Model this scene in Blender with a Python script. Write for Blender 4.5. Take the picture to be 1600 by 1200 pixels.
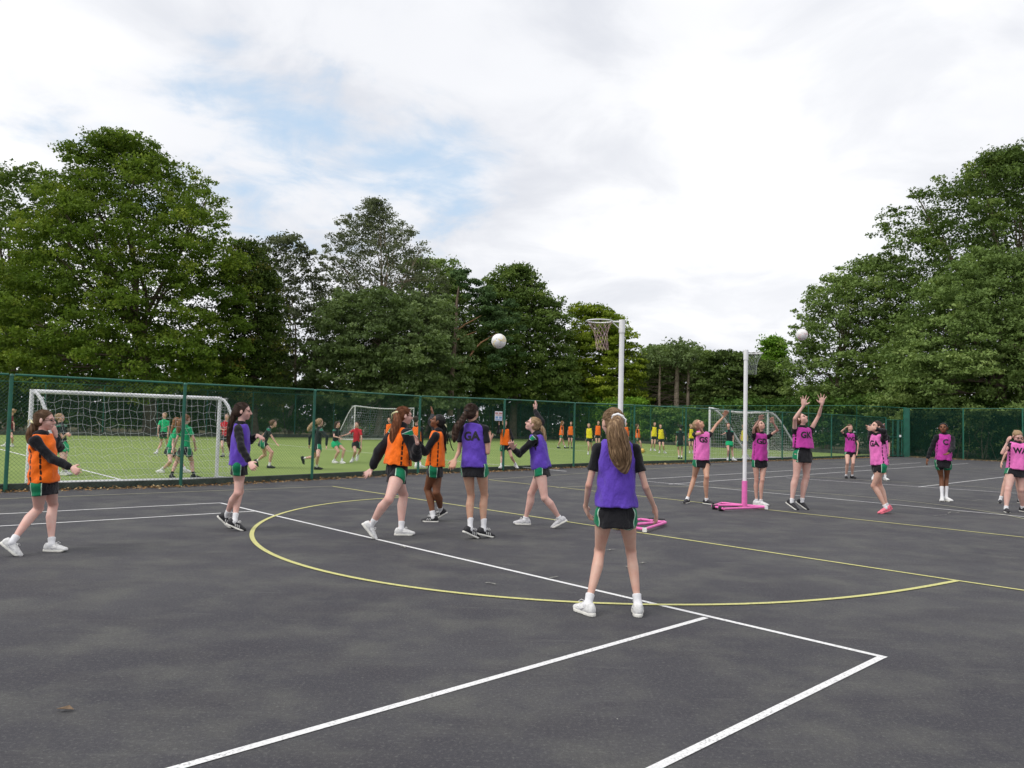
import bpy, bmesh, math, random
import numpy as np
from mathutils import Vector, Matrix
from mathutils.bvhtree import BVHTree

for o in list(bpy.data.objects):
    bpy.data.objects.remove(o)
sc = bpy.context.scene
C = sc.collection
R = math.radians

# ------------------------------------------------------------------ camera
FPX, PIT, ROL, CAMZ = 1208.83, 0.0501968, 0.0255677, 1.49935      # solved from the court markings (1600x1200)
cp, sp, cr, sr = math.cos(PIT), math.sin(PIT), math.cos(ROL), math.sin(ROL)
camd = bpy.data.cameras.new('camera')
cam = bpy.data.objects.new('camera', camd)
C.objects.link(cam)
right = Vector((cr, -sr*sp, sr*cp)); up = Vector((-sr, -cr*sp, cr*cp)); fwd = Vector((0, cp, sp))
cam.matrix_world = Matrix(((right.x, up.x, -fwd.x, 0), (right.y, up.y, -fwd.y, 0), (right.z, up.z, -fwd.z, CAMZ), (0, 0, 0, 1)))
camd.sensor_width = 36; camd.lens = FPX/1600*36; camd.clip_start = .05; camd.clip_end = 3000
sc.camera = cam

# ------------------------------------------------------------------ light, sky, exposure
SUN_EL, SUN_AZ = R(52), R(238)        # azimuth measured from +Y clockwise: sun high, left of and behind the camera
sdir = Vector((math.sin(SUN_AZ)*math.cos(SUN_EL), math.cos(SUN_AZ)*math.cos(SUN_EL), math.sin(SUN_EL)))
sl = bpy.data.lights.new('sun', 'SUN'); sl.energy = 2.2; sl.angle = R(38); sl.color = (1, .96, .9)
so = bpy.data.objects.new('sun', sl); C.objects.link(so)
so.rotation_euler = (-sdir).to_track_quat('-Z', 'Y').to_euler()
w = bpy.data.worlds.new('World'); sc.world = w; w.use_nodes = True
nt = w.node_tree; N = nt.nodes; L = nt.links; N.clear()
def wn(t, **k):
    n = N.new(t)
    for a, b in k.items(): setattr(n, a, b)
    return n
def wmath(op, a, b=None, c=None, clamp=False):
    n = wn('ShaderNodeMath', operation=op, use_clamp=clamp)
    for i, v in enumerate((a, b, c)):
        if v is None: continue
        if isinstance(v, (int, float)): n.inputs[i].default_value = v
        else: L.new(v, n.inputs[i])
    return n.outputs[0]
sky = wn('ShaderNodeTexSky', sky_type='NISHITA', sun_disc=False, sun_elevation=SUN_EL, sun_rotation=SUN_AZ)
sky.air_density = 1; sky.dust_density = 1.2
tc = wn('ShaderNodeTexCoord')
sep = wn('ShaderNodeSeparateXYZ'); L.new(tc.outputs['Generated'], sep.inputs[0])
zz = wmath('ADD', wmath('MAXIMUM', sep.outputs[2], 0), .22)
comb = wn('ShaderNodeCombineXYZ')
L.new(wmath('DIVIDE', sep.outputs[0], zz), comb.inputs[0]); L.new(wmath('DIVIDE', sep.outputs[1], zz), comb.inputs[1])
def wnoise(scale, detail, rough, dist=0, off=(0, 0, 0)):
    m = wn('ShaderNodeMapping'); m.inputs['Location'].default_value = off; L.new(comb.outputs[0], m.inputs[0])
    n = wn('ShaderNodeTexNoise'); n.inputs['Scale'].default_value = scale; n.inputs['Detail'].default_value = detail
    n.inputs['Roughness'].default_value = rough; n.inputs['Distortion'].default_value = dist
    L.new(m.outputs[0], n.inputs['Vector']); return n.outputs[0]
def wramp(v, a, b):
    n = wn('ShaderNodeMapRange', interpolation_type='SMOOTHERSTEP'); L.new(v, n.inputs[0])
    n.inputs[1].default_value = a; n.inputs[2].default_value = b; return n.outputs[0]
def blob(d, k0, k1):     # soft spot of clear sky round a direction
    dp = wn('ShaderNodeVectorMath', operation='DOT_PRODUCT'); L.new(tc.outputs['Generated'], dp.inputs[0]); dp.inputs[1].default_value = Vector(d).normalized()
    return wramp(dp.outputs['Value'], k0, k1)
n1 = wnoise(1.1, 7, .55, .3, (3.1, 1.7, 0))
n2 = wnoise(.6, 5, .5, .2, (7.3, 4.2, 0))
n3 = wnoise(2.6, 6, .55, .4, (1.3, 9.2, 0))
n4 = wnoise(5.5, 8, .62, .8, (4.4, 2.2, 0))
gaps = wmath('ADD', wmath('MULTIPLY', blob((-.17, 1, .40), .955, 1.0), .54), wmath('ADD', wmath('MULTIPLY', blob((-.10, 1, .25), .985, 1.0), .45), wmath('MULTIPLY', blob((-.45, 1, .28), .97, 1.0), .35)))
rag = wmath('ADD', wmath('MULTIPLY', wmath('SUBTRACT', n1, .5), 1.5), wmath('ADD', wmath('MULTIPLY', wmath('SUBTRACT', n3, .5), 1.1), wmath('MULTIPLY', wmath('SUBTRACT', n4, .5), .55)))
cov = wmath('SUBTRACT', wmath('ADD', rag, 1.07), wmath('MULTIPLY', gaps, .50))
cloud = wramp(cov, .30, .78)
shade = wmath('ADD', wmath('MULTIPLY', wramp(n2, .40, .68), .6), wmath('MULTIPLY', wramp(n3, .3, .66), .45))
cmix = wn('ShaderNodeMixRGB'); L.new(shade, cmix.inputs[0])
cmix.inputs[1].default_value = (.75, .775, .84, 1); cmix.inputs[2].default_value = (1.14, 1.14, 1.15, 1)
blue = wn('ShaderNodeMixRGB', blend_type='MULTIPLY'); blue.inputs[0].default_value = 1
L.new(sky.outputs[0], blue.inputs[1]); blue.inputs[2].default_value = (.13, .13, .13, 1)
veil = wn('ShaderNodeMixRGB'); veil.inputs[0].default_value = .78; L.new(blue.outputs[0], veil.inputs[1]); veil.inputs[2].default_value = (.62, .80, 1.0, 1)
fin = wn('ShaderNodeMixRGB'); L.new(cloud, fin.inputs[0]); L.new(veil.outputs[0], fin.inputs[1]); L.new(cmix.outputs[0], fin.inputs[2])
bg = wn('ShaderNodeBackground'); L.new(fin.outputs[0], bg.inputs[0]); bg.inputs[1].default_value = 1.0
wo = wn('ShaderNodeOutputWorld'); L.new(bg.outputs[0], wo.inputs[0])
sc.view_settings.view_transform = 'Standard'; sc.view_settings.look = 'None'
sc.view_settings.gamma = 1; sc.view_settings.use_curve_mapping = False
sc.view_settings.exposure = 0.0

# ------------------------------------------------------------------ helpers
def unproj(px, py, Y):
    """world point at forward distance Y that the surveyed picture position (px,py) sees"""
    u, v = (px-800)/FPX, -(py-600)/FPX
    u, v = u*cr-v*sr, u*sr+v*cr
    d = np.array([u, cp-v*sp, sp+v*cp]); d /= d[1]
    return np.array([d[0]*Y, Y, CAMZ+d[2]*Y])
def ground(px, py, z=0.0):
    u, v = (px-800)/FPX, -(py-600)/FPX
    u, v = u*cr-v*sr, u*sr+v*cr
    d = np.array([u, cp-v*sp, sp+v*cp]); t = (z-CAMZ)/d[2]
    return np.array([d[0]*t, d[1]*t, z])
def V(*a): return np.array(a, float)
def nrm(a):
    a = np.asarray(a, float); n = np.linalg.norm(a); return a/n if n > 1e-9 else a

def tag(o, label=None, cat=None, group=None, kind=None):
    if label: o['label'] = label
    if cat: o['category'] = cat
    if group: o['group'] = group
    if kind: o['kind'] = kind
    return o
def empty(name, loc, label, cat, group=None):
    o = bpy.data.objects.new(name, None); C.objects.link(o); o.location = Vector(loc); o.empty_display_size = .2
    return tag(o, label, cat, group)
def mkmesh(name, v, f, mat, parent=None, smooth=True, attrs=None, mi=None):
    """v Nx3, f list or MxK array of equal-size faces (or list of arrays)"""
    me = bpy.data.meshes.new(name)
    v = np.asarray(v, np.float32)
    if parent is not None and parent.type == 'EMPTY': v = v - np.array(parent.location, np.float32)
    if isinstance(f, np.ndarray):
        k = f.shape[1]; m = len(f)
        me.vertices.add(len(v)); me.vertices.foreach_set('co', v.ravel())
        me.loops.add(m*k); me.loops.foreach_set('vertex_index', f.astype(np.int32).ravel())
        me.polygons.add(m); me.polygons.foreach_set('loop_start', np.arange(0, m*k, k, dtype=np.int32))
        me.update(calc_edges=True)
    else:
        me.from_pydata([tuple(map(float, q)) for q in v], [], [tuple(int(i) for i in q) for q in f]); me.update()
    if smooth and len(me.polygons): me.polygons.foreach_set('use_smooth', np.ones(len(me.polygons), bool))
    if attrs:
        for k, a in attrs.items():
            dom = 'FACE' if len(a) == len(me.polygons) and len(a) != len(v) else 'POINT'
            at = me.attributes.new(k, 'FLOAT', dom); at.data.foreach_set('value', np.asarray(a, np.float32))
    for mm in (mat if isinstance(mat, (list, tuple)) else [mat]): me.materials.append(mm)
    if mi is not None: me.polygons.foreach_set('material_index', np.asarray(mi, np.int32))
    o = bpy.data.objects.new(name, me); C.objects.link(o)
    if parent is not None:
        o.parent = parent
        if parent.type != 'EMPTY': pass
    return o
class MB:
    """collects boxes, tubes and strips into one mesh"""
    def __init__(s): s.v = []; s.f = []
    def add(s, v, f):
        n = len(s.v); s.v += [tuple(map(float, q)) for q in v]; s.f += [tuple(i+n for i in q) for q in f]
    def box(s, c, sx, sy, sz, ax=None):
        c = V(*c); X, Y, Z = (V(1, 0, 0), V(0, 1, 0), V(0, 0, 1)) if ax is None else [nrm(a) for a in ax]
        v = [c+X*sx/2*i+Y*sy/2*j+Z*sz/2*k for i in (-1, 1) for j in (-1, 1) for k in (-1, 1)]
        s.add(v, [(0, 1, 3, 2), (4, 6, 7, 5), (0, 4, 5, 1), (2, 3, 7, 6), (0, 2, 6, 4), (1, 5, 7, 3)])
    def tube(s, pts, r, n=8, caps=True, squash=1):
        pts = [V(*p) for p in pts]; rr = r if hasattr(r, '__len__') else [r]*len(pts)
        prev = None; vs = []; m = len(pts)
        for i, p in enumerate(pts):
            t = nrm(pts[min(i+1, m-1)]-pts[max(i-1, 0)])
            if prev is None:
                a = V(0, 0, 1) if abs(t[2]) < .9 else V(1, 0, 0)
                x = nrm(np.cross(t, a))
            else: x = nrm(prev-t*np.dot(prev, t))
            prev = x; y = np.cross(t, x)
            for k in range(n):
                a = 2*math.pi*k/n; vs.append(p+rr[i]*(x*math.cos(a)+y*math.sin(a)*squash))
        fs = []
        for i in range(m-1):
            for k in range(n):
                a = i*n+k; b = i*n+(k+1) % n; fs.append((a, b, b+n, a+n))
        if caps:
            e = len(vs); vs += vs[:n]+vs[(m-1)*n:m*n]; fs.append(tuple(e+k for k in range(n-1, -1, -1))); fs.append(tuple(e+n+k for k in range(n)))
        s.add(vs, fs)
    def wire(s, a, b, r):
        a = V(*a); b = V(*b); t = nrm(b-a); x = nrm(np.cross(t, V(0, 0, 1) if abs(t[2]) < .95 else V(1, 0, 0))); y = np.cross(t, x)
        o = [r*(x*math.cos(q)+y*math.sin(q)) for q in (0, 2.094, 4.189)]
        s.add([a+o[0], a+o[1], a+o[2], b+o[0], b+o[1], b+o[2]], [(0, 1, 4, 3), (1, 2, 5, 4), (2, 0, 3, 5)])
    def build(s, name, mat, parent=None, smooth=False):
        return mkmesh(name, s.v, s.f, mat, parent, smooth)

# ------------------------------------------------------------------ materials
MATS = {}
def newmat(name):
    m = bpy.data.materials.new(name); m.use_nodes = True; nt = m.node_tree
    return m, nt, nt.nodes['Principled BSDF']
def nmath(nt, op, a, b=None, c=None, clamp=False):
    n = nt.nodes.new('ShaderNodeMath'); n.operation = op; n.use_clamp = clamp
    for i, v in enumerate((a, b, c)):
        if v is None: continue
        if isinstance(v, (int, float)): n.inputs[i].default_value = v
        else: nt.links.new(v, n.inputs[i])
    return n.outputs[0]
def nnoise(nt, scale, detail=4, rough=.5, vec=None, stretch=None, obj=True):
    n = nt.nodes.new('ShaderNodeTexNoise'); n.inputs['Scale'].default_value = scale
    n.inputs['Detail'].default_value = detail; n.inputs['Roughness'].default_value = rough
    if vec is None:
        t = nt.nodes.new('ShaderNodeTexCoord'); vec = t.outputs['Object']
    if stretch:
        mp = nt.nodes.new('ShaderNodeMapping'); mp.inputs['Scale'].default_value = stretch
        nt.links.new(vec, mp.inputs[0]); vec = mp.outputs[0]
    nt.links.new(vec, n.inputs['Vector']); return n.outputs[0]
def nramp(nt, v, a, b, c=0, d=1):
    n = nt.nodes.new('ShaderNodeMapRange'); nt.links.new(v, n.inputs[0])
    for i, q in enumerate((a, b, c, d)): n.inputs[i+1].default_value = q
    return n.outputs[0]
def nmix(nt, f, a, b, mode='MIX'):
    n = nt.nodes.new('ShaderNodeMixRGB'); n.blend_type = mode
    for i, v in enumerate((f, a, b)):
        if isinstance(v, (int, float)): n.inputs[i].default_value = v
        elif isinstance(v, tuple): n.inputs[i].default_value = (*v[:3], 1)
        else: nt.links.new(v, n.inputs[i])
    return n.outputs[0]
def nattr(nt, name):
    n = nt.nodes.new('ShaderNodeAttribute'); n.attribute_name = name; return n.outputs['Fac']
def nbump(nt, b, h, strength=.3, dist=.01):
    n = nt.nodes.new('ShaderNodeBump'); n.inputs['Strength'].default_value = strength; n.inputs['Distance'].default_value = dist
    nt.links.new(h, n.inputs['Height']); nt.links.new(n.outputs[0], b.inputs['Normal'])
def setc(nt, b, v):
    if isinstance(v, tuple): b.inputs['Base Color'].default_value = (*v[:3], 1)
    else: nt.links.new(v, b.inputs['Base Color'])
def simple(name, col, rough=.6, var=.25, scale=8, spec=.4, metal=0, bump=0):
    if name in MATS: return MATS[name]
    m, nt, b = newmat(name)
    n = nnoise(nt, scale, 5, .6)
    dark = tuple(c*(1-var) for c in col); lite = tuple(min(1, c*(1+var)) for c in col)
    setc(nt, b, nmix(nt, nramp(nt, n, .3, .7), dark, lite))
    b.inputs['Roughness'].default_value = rough; b.inputs['Specular IOR Level'].default_value = spec; b.inputs['Metallic'].default_value = metal
    if bump: nbump(nt, b, n, bump, .01)
    MATS[name] = m; return m

def cloth(name, col, panel=None, piping=None, edge=.5, rough=.85, spots=False):
    """fabric: 'panel' attribute > .5 gives the panel colour, |attr-.5| small the piping"""
    if name in MATS: return MATS[name]
    m, nt, b = newmat(name)
    n = nnoise(nt, 9, 4, .6); f = nnoise(nt, 260, 2, .5)
    c = nmix(nt, nramp(nt, n, .3, .7), tuple(x*.9 for x in col), tuple(min(1, x*1.08) for x in col))
    if panel:
        a = nattr(nt, 'panel')
        if spots:    # lace-up side strips: broken by bars
            t = nt.nodes.new('ShaderNodeTexCoord')
            a = nmath(nt, 'SUBTRACT', a, nmath(nt, 'MULTIPLY', nramp(nt, nnoise(nt, 40, 1, .5), .5, .6), .12))
        c = nmix(nt, nmath(nt, 'GREATER_THAN', a, edge), c, panel)
        if piping:
            d = nmath(nt, 'ABSOLUTE', nmath(nt, 'SUBTRACT', a, edge))
            c = nmix(nt, nmath(nt, 'LESS_THAN', d, .035), c, piping)
    setc(nt, b, c)
    b.inputs['Roughness'].default_value = rough; b.inputs['Specular IOR Level'].default_value = .2
    b.inputs['Sheen Weight'].default_value = .15
    h = nmath(nt, 'ADD', nmath(nt, 'MULTIPLY', nnoise(nt, 16, 3, .55, stretch=(1, 1, .6)), 1.0), nmath(nt, 'MULTIPLY', f, .08))
    cr_ = nt.nodes.new('ShaderNodeTexNoise'); cr_.noise_type = 'RIDGED_MULTIFRACTAL'; cr_.inputs['Scale'].default_value = 5.5; cr_.inputs['Detail'].default_value = 2; cr_.inputs['Distortion'].default_value = .6
    t_ = nt.nodes.new('ShaderNodeTexCoord'); mp_ = nt.nodes.new('ShaderNodeMapping'); mp_.inputs['Scale'].default_value = (1, 1, .55); nt.links.new(t_.outputs['Object'], mp_.inputs[0]); nt.links.new(mp_.outputs[0], cr_.inputs['Vector'])
    h = nmath(nt, 'ADD', h, nmath(nt, 'MULTIPLY', cr_.outputs[0], .35))
    nbump(nt, b, h, .75, .035)
    MATS[name] = m; return m
def skin(name, col):
    if name in MATS: return MATS[name]
    m, nt, b = newmat(name)
    n = nnoise(nt, 12, 4, .6)
    red = tuple(x*y for x, y in zip(col, (.95, .78, .76)))
    c = nmix(nt, nramp(nt, n, .35, .65, 0, .8), col, red)
    c = nmix(nt, nramp(nt, nnoise(nt, 5, 3, .6), .4, .65, 0, .35), c, tuple(min(1, x*1.18) for x in col))
    c = nmix(nt, nattr(nt, 'flush'), c, tuple(x*y for x, y in zip(col, (.86, .58, .55))))
    c = nmix(nt, nattr(nt, 'lip'), c, tuple(x*y for x, y in zip(col, (.62, .33, .34))))
    setc(nt, b, c)
    b.inputs['Roughness'].default_value = .5; b.inputs['Specular IOR Level'].default_value = .35
    b.inputs['Subsurface Weight'].default_value = .08; b.inputs['Subsurface Radius'].default_value = (.02, .008, .004)
    nbump(nt, b, nnoise(nt, 90, 3, .5), .12, .004)
    MATS[name] = m; return m
def hairmat(name, col, tip=None):
    if name in MATS: return MATS[name]
    m, nt, b = newmat(name)
    n = nnoise(nt, 60, 3, .6, stretch=(1, 1, .12)); a = nattr(nt, 'tone')
    tip = tip or tuple(min(1, x*1.7) for x in col)
    c = nmix(nt, nramp(nt, n, .3, .75), tuple(x*.55 for x in col), col)
    c = nmix(nt, a, c, tip)
    setc(nt, b, c); b.inputs['Roughness'].default_value = .55; b.inputs['Specular IOR Level'].default_value = .22
    nbump(nt, b, n, .6, .01)
    MATS[name] = m; return m

def m_asphalt():
    m, nt, b = newmat('asphalt')
    n1 = nnoise(nt, .35, 6, .6); n2 = nnoise(nt, 1.6, 6, .65); n3 = nnoise(nt, 130, 3, .7); n4 = nnoise(nt, 420, 2, .6)
    c = nmix(nt, nramp(nt, n1, .36, .66), (.043, .042, .053), (.079, .078, .085))
    c = nmix(nt, nramp(nt, n2, .44, .66, 0, .8), c, (.118, .118, .108)); n6 = nnoise(nt, .9, 5, .6, stretch=(1, 2.2, 1)); c = nmix(nt, nramp(nt, n6, .50, .64, 0, .6), c, (.044, .041, .052))
    c = nmix(nt, nramp(nt, n3, .3, .75, 0, .6), c, (.028, .027, .031))
    n5 = nnoise(nt, 48, 3, .75); c = nmix(nt, nramp(nt, n5, .54, .70, 0, .55), c, (.17, .168, .16)); c = nmix(nt, nramp(nt, n5, .28, .44, .5, 0), c, (.024, .023, .027))
    c = nmix(nt, nramp(nt, n4, .60, .74, 0, .75), c, (.26, .255, .25))
    # thin pale scuffs
    t = nt.nodes.new('ShaderNodeTexCoord')
    mp = nt.nodes.new('ShaderNodeMapping'); mp.inputs['Rotation'].default_value = (0, 0, R(12)); mp.inputs['Scale'].default_value = (.9, 6, 1)
    nt.links.new(t.outputs['Object'], mp.inputs[0])
    s = nnoise(nt, 1.3, 5, .7, vec=mp.outputs[0])
    c = nmix(nt, nramp(nt, s, .60, .74, 0, .42), c, (.14, .14, .135))
    v = nt.nodes.new('ShaderNodeTexVoronoi'); v.inputs['Scale'].default_value = 2.3; nt.links.new(t.outputs['Object'], v.inputs['Vector'])
    c = nmix(nt, nmath(nt, 'LESS_THAN', v.outputs['Distance'], .011), c, (.5, .49, .45))
    setc(nt, b, c); b.inputs['Roughness'].default_value = .8; b.inputs['Specular IOR Level'].default_value = .35
    nbump(nt, b, nmath(nt, 'ADD', n3, n4), .6, .006)
    return m
def m_line(name, col):
    m, nt, b = newmat(name)
    n = nnoise(nt, 60, 5, .75); n2 = nnoise(nt, 2.2, 4, .6)
    wear = nmath(nt, 'MULTIPLY', nramp(nt, n, .49, .62), nramp(nt, n2, .35, .7, .2, .85))
    c = nmix(nt, wear, nmix(nt, nramp(nt, n2, .3, .7), tuple(x*.86 for x in col), col), (.12, .12, .12))
    setc(nt, b, c); b.inputs['Roughness'].default_value = .7
    return m
def m_turf():
    m, nt, b = newmat('artificial_turf')
    n1 = nnoise(nt, .5, 5, .6); n2 = nnoise(nt, 45, 4, .7); n3 = nnoise(nt, 4, 4, .6)
    c = nmix(nt, nramp(nt, n1, .3, .7), (.21, .29, .078), (.275, .355, .105))
    c = nmix(nt, nramp(nt, n2, .35, .75, 0, .6), c, (.09, .14, .035))
    c = nmix(nt, nramp(nt, n3, .5, .8, 0, .35), c, (.26, .31, .13))
    setc(nt, b, c); b.inputs['Roughness'].default_value = .9; b.inputs['Specular IOR Level'].default_value = .2
    nbump(nt, b, n2, .8, .02); return m
def m_soil():
    m, nt, b = newmat('woodland_soil')
    n1 = nnoise(nt, .8, 6, .7); n2 = nnoise(nt, 14, 5, .7)
    c = nmix(nt, nramp(nt, n1, .35, .65), (.055, .07, .025), (.09, .065, .035))
    c = nmix(nt, nramp(nt, n2, .45, .7, 0, .6), c, (.16, .12, .07))
    setc(nt, b, c); b.inputs['Roughness'].default_value = .95; nbump(nt, b, n2, .8, .05); return m
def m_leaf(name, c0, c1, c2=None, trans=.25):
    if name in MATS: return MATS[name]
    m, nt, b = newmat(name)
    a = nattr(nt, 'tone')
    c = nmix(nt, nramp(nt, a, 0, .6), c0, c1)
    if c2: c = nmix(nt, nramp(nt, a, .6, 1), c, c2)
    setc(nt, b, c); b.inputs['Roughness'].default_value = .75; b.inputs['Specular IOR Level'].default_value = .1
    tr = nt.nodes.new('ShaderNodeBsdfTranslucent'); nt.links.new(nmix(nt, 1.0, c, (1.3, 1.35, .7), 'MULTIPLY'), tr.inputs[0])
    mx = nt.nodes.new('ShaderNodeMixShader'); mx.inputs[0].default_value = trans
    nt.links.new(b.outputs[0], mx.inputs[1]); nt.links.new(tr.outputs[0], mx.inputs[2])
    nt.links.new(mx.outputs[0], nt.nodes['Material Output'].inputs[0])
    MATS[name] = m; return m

ASPH = m_asphalt(); WHITE_LINE = m_line('white_line_paint', (.80, .80, .80)); YEL_LINE = m_line('yellow_line_paint', (.62, .60, .22))
FAINT_LINE = m_line('faded_line_paint', (.36, .36, .24))
TURF = m_turf(); SOIL = m_soil()
KERB = simple('mossy_concrete', (.055, .06, .05), .9, .5, 6, bump=.5)
GREEN_STEEL = simple('green_coated_steel', (.012, .115, .075), .45, .25, 3, .5)
GREEN_WIRE = simple('green_coated_wire', (.011, .078, .052), .5, .1, 3, .4)
WHITE_STEEL = simple('white_painted_steel', (.78, .78, .79), .4, .07, 5, .5)
NET = simple('white_net_cord', (.62, .63, .62), .8, .15, 5)
NET_DARK = simple('grey_net_cord', (.34, .37, .36), .8, .15, 5)
PINK_STEEL = simple('pink_painted_steel', (.78, .16, .46), .4, .12, 14, .5)
BLACK_RUB = simple('black_rubber', (.02, .02, .022), .7, .2, 10)
BARK = simple('bark', (.13, .10, .075), .95, .5, 3.5, bump=.8)
BARK_RED = simple('reddish_bark', (.27, .15, .085), .95, .45, 3.5, bump=.8)
BARK_PALE = simple('pale_bark', (.33, .27, .20), .95, .35, 3.5, bump=.6)

# ------------------------------------------------------------------ ground and court
def sheet(name, pts, z, mat, sub=0):
    o = mkmesh(name, [(p[0], p[1], z) for p in pts], [tuple(range(len(pts)))], mat, smooth=False)
    o['kind'] = 'structure'; return o
sheet('ground', [(-600, -300), (700, -300), (700, 900), (-600, 900)], -.06, SOIL)
FP = [(8, 768, 585), (282, 760, 599), (487, 749.5, 609), (653, 740.5, 619), (786, 736, 624), (896, 730.5, 629.5), (990, 726.5, 633), (1071, 724, 637),
      (1140, 721.5, 640.5), (1222, 719.5, 644), (1299, 716.8, 647.5), (1384, 714, 652.5)]      # near fence posts
fence_pts = []
for px, py, ty in FP:
    g = ground(px, py); top = unproj(px, ty, g[1])[2]; fence_pts.append((g[0], g[1], top))
f0 = np.array(fence_pts[0][:2]); fdir = nrm(np.array(fence_pts[3][:2])-f0)
pre = [tuple(f0-np.array([.72, .69])*k*3.3)+(fence_pts[0][2],) for k in (4, 3, 2, 1)]
fence_pts = pre+fence_pts
corner = ground(1421, 714)[:2]
e_dir = nrm(np.array([27.10-25.06, 46.42-48.72]))
asph = [(-70, -30)]+[(-70, pre[0][1]-58)]+[(p[0], p[1]) for p in fence_pts]+[tuple(corner)]+[tuple(corner+e_dir*k) for k in (20, 60, 110)]+[(120, -60)]
asph = [(-60, -40), (pre[0][0]-30, pre[0][1]-29)]+[(p[0]-.02, p[1]+.02) for p in fence_pts]+[tuple(corner)]+[tuple(corner+e_dir*k+np.array([0, -.25])) for k in (6, 20, 45)]+[(80, -40)]
sheet('asphalt_court', asph, 0, ASPH)
FARK = [(-260, 676), (50, 680), (240, 681.5), (420, 683), (600, 684.5), (775, 684.8), (870, 686.8), (950, 690), (1040, 695), (1140, 700.2), (1250, 705.5), (1340, 710)]
TZ = .08
far_pts = [ground(a, b, TZ) for a, b in FARK]
n_out = np.array([-.69, .72])      # away from the court
near_in = [(p[0]+n_out[0]*.22, p[1]+n_out[1]*.22) for p in fence_pts]
near_in = [(near_in[0][0]-22, near_in[0][1]-21)]+near_in
sheet('turf_pitch', near_in+[(corner[0]-.4, corner[1]+.3)]+[(p[0], p[1]) for p in far_pts[::-1]]+[(-75, 34)], TZ, TURF)
def ribbon_kerb(name, pts, wdt, z0, z1, off):
    mb = MB()
    pts = [np.array(p[:2]) for p in pts]
    L_, R_ = [], []
    for i, p in enumerate(pts):
        t = nrm(pts[min(i+1, len(pts)-1)]-pts[max(i-1, 0)]); n = np.array([-t[1], t[0]])
        L_.append(p+n*off); R_.append(p+n*(off+wdt))
    v = []
    for a, b in zip(L_, R_): v += [(*a, z0), (*a, z1), (*b, z1), (*b, z0)]
    f = []
    for i in range(len(pts)-1):
        for k in range(3): f.append((i*4+k, i*4+k+1, i*4+k+5, i*4+k+4))
    o = mkmesh(name, v, f, KERB, smooth=False); o['kind'] = 'structure'; return o
ribbon_kerb('kerb', [(pre[0][0]-22, pre[0][1]-21)]+[(p[0], p[1]) for p in fence_pts]+[tuple(corner)], .14, -.05, .125, .10)
ribbon_kerb('kerb', far_pts, .3, -.05, .30, .02)
zline = [.003]
def line(name, pts, wd, mat, z=None, closed=False):
    zline[0] += .0004
    zz = zline[0] if z is None else z
    pts = [np.array(p[:2]) for p in pts]; v = []; n_ = len(pts)
    for i, p in enumerate(pts):
        t = nrm(pts[min(i+1, n_-1)]-pts[max(i-1, 0)]); n = np.array([-t[1], t[0]])*wd/2
        v += [(*(p-n), zz), (*(p+n), zz)]
    f = [(i*2, i*2+2, i*2+3, i*2+1) for i in range(n_-1)]
    o = mkmesh(name, v, f, mat, smooth=False); o['kind'] = 'structure'; return o
def pl(name, a, b, wd, mat, z=None, ext0=0, ext1=0, zz=0):
    A = ground(*a, zz)[:2]; B = ground(*b, zz)[:2]; t = nrm(B-A)
    line(name, [A-t*ext0, A+(B-A)*.5, B+t*ext1], wd, mat, z)
pl('white_court_line', (344.5, 786), (1380, 1027), .05, WHITE_LINE, ext1=.02)
pl('white_court_line', (1103, 965.5), (278, 1200), .05, WHITE_LINE, ext1=3)
pl('white_court_line', (1376, 1028), (1025, 1200), .05, WHITE_LINE, ext1=3)
pl('white_court_line', (344.5, 786), (0, 803.5), .05, WHITE_LINE, ext1=5)
pl('white_court_line', (399, 799), (0, 822.5), .05, WHITE_LINE, ext1=5)
pl('yellow_court_line', (519, 760), (1493, 907.3), .05, YEL_LINE)
pl('yellow_court_line', (1493, 907.3), (1600, 923), .05, YEL_LINE, ext1=1)
pl('faded_sideline', (519, 760), (0, 780), .05, FAINT_LINE, ext1=6)
Cc = np.array([1.262, 11.55]); ab = nrm(np.array([4.604+2.087, 8.029-15.075])); pr = np.array([-ab[1], ab[0]])
if pr[1] > 0: pr = -pr
# the semicircle follows the surveyed points: fit ellipse axes in court frame (slightly oval as painted)
arc_px = [(627, 777.8), (560, 782.5), (500, 788.5), (431, 806), (404, 820), (396, 836), (404, 851), (428, 868), (470, 885), (530, 900), (600, 912), (700, 925.5), (850, 939), (980, 943.5), (1100, 944), (1200, 942.5), (1300, 937.5), (1400, 926.5), (1493, 907.5)]
ang = []; rad = []
for a, b in arc_px:
    q = ground(a, b)[:2]-Cc; ang.append(math.atan2(np.dot(q, pr), np.dot(q, ab))); rad.append(np.linalg.norm(q))
ang = np.array(ang); rad = np.array(rad); cf = np.polyfit(ang, rad, 5)
th = np.linspace(ang.max(), ang.min(), 90)
line('yellow_goal_circle', [Cc+np.polyval(cf, t)*(ab*math.cos(t)+pr*math.sin(t)) for t in th], .055, YEL_LINE)
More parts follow.
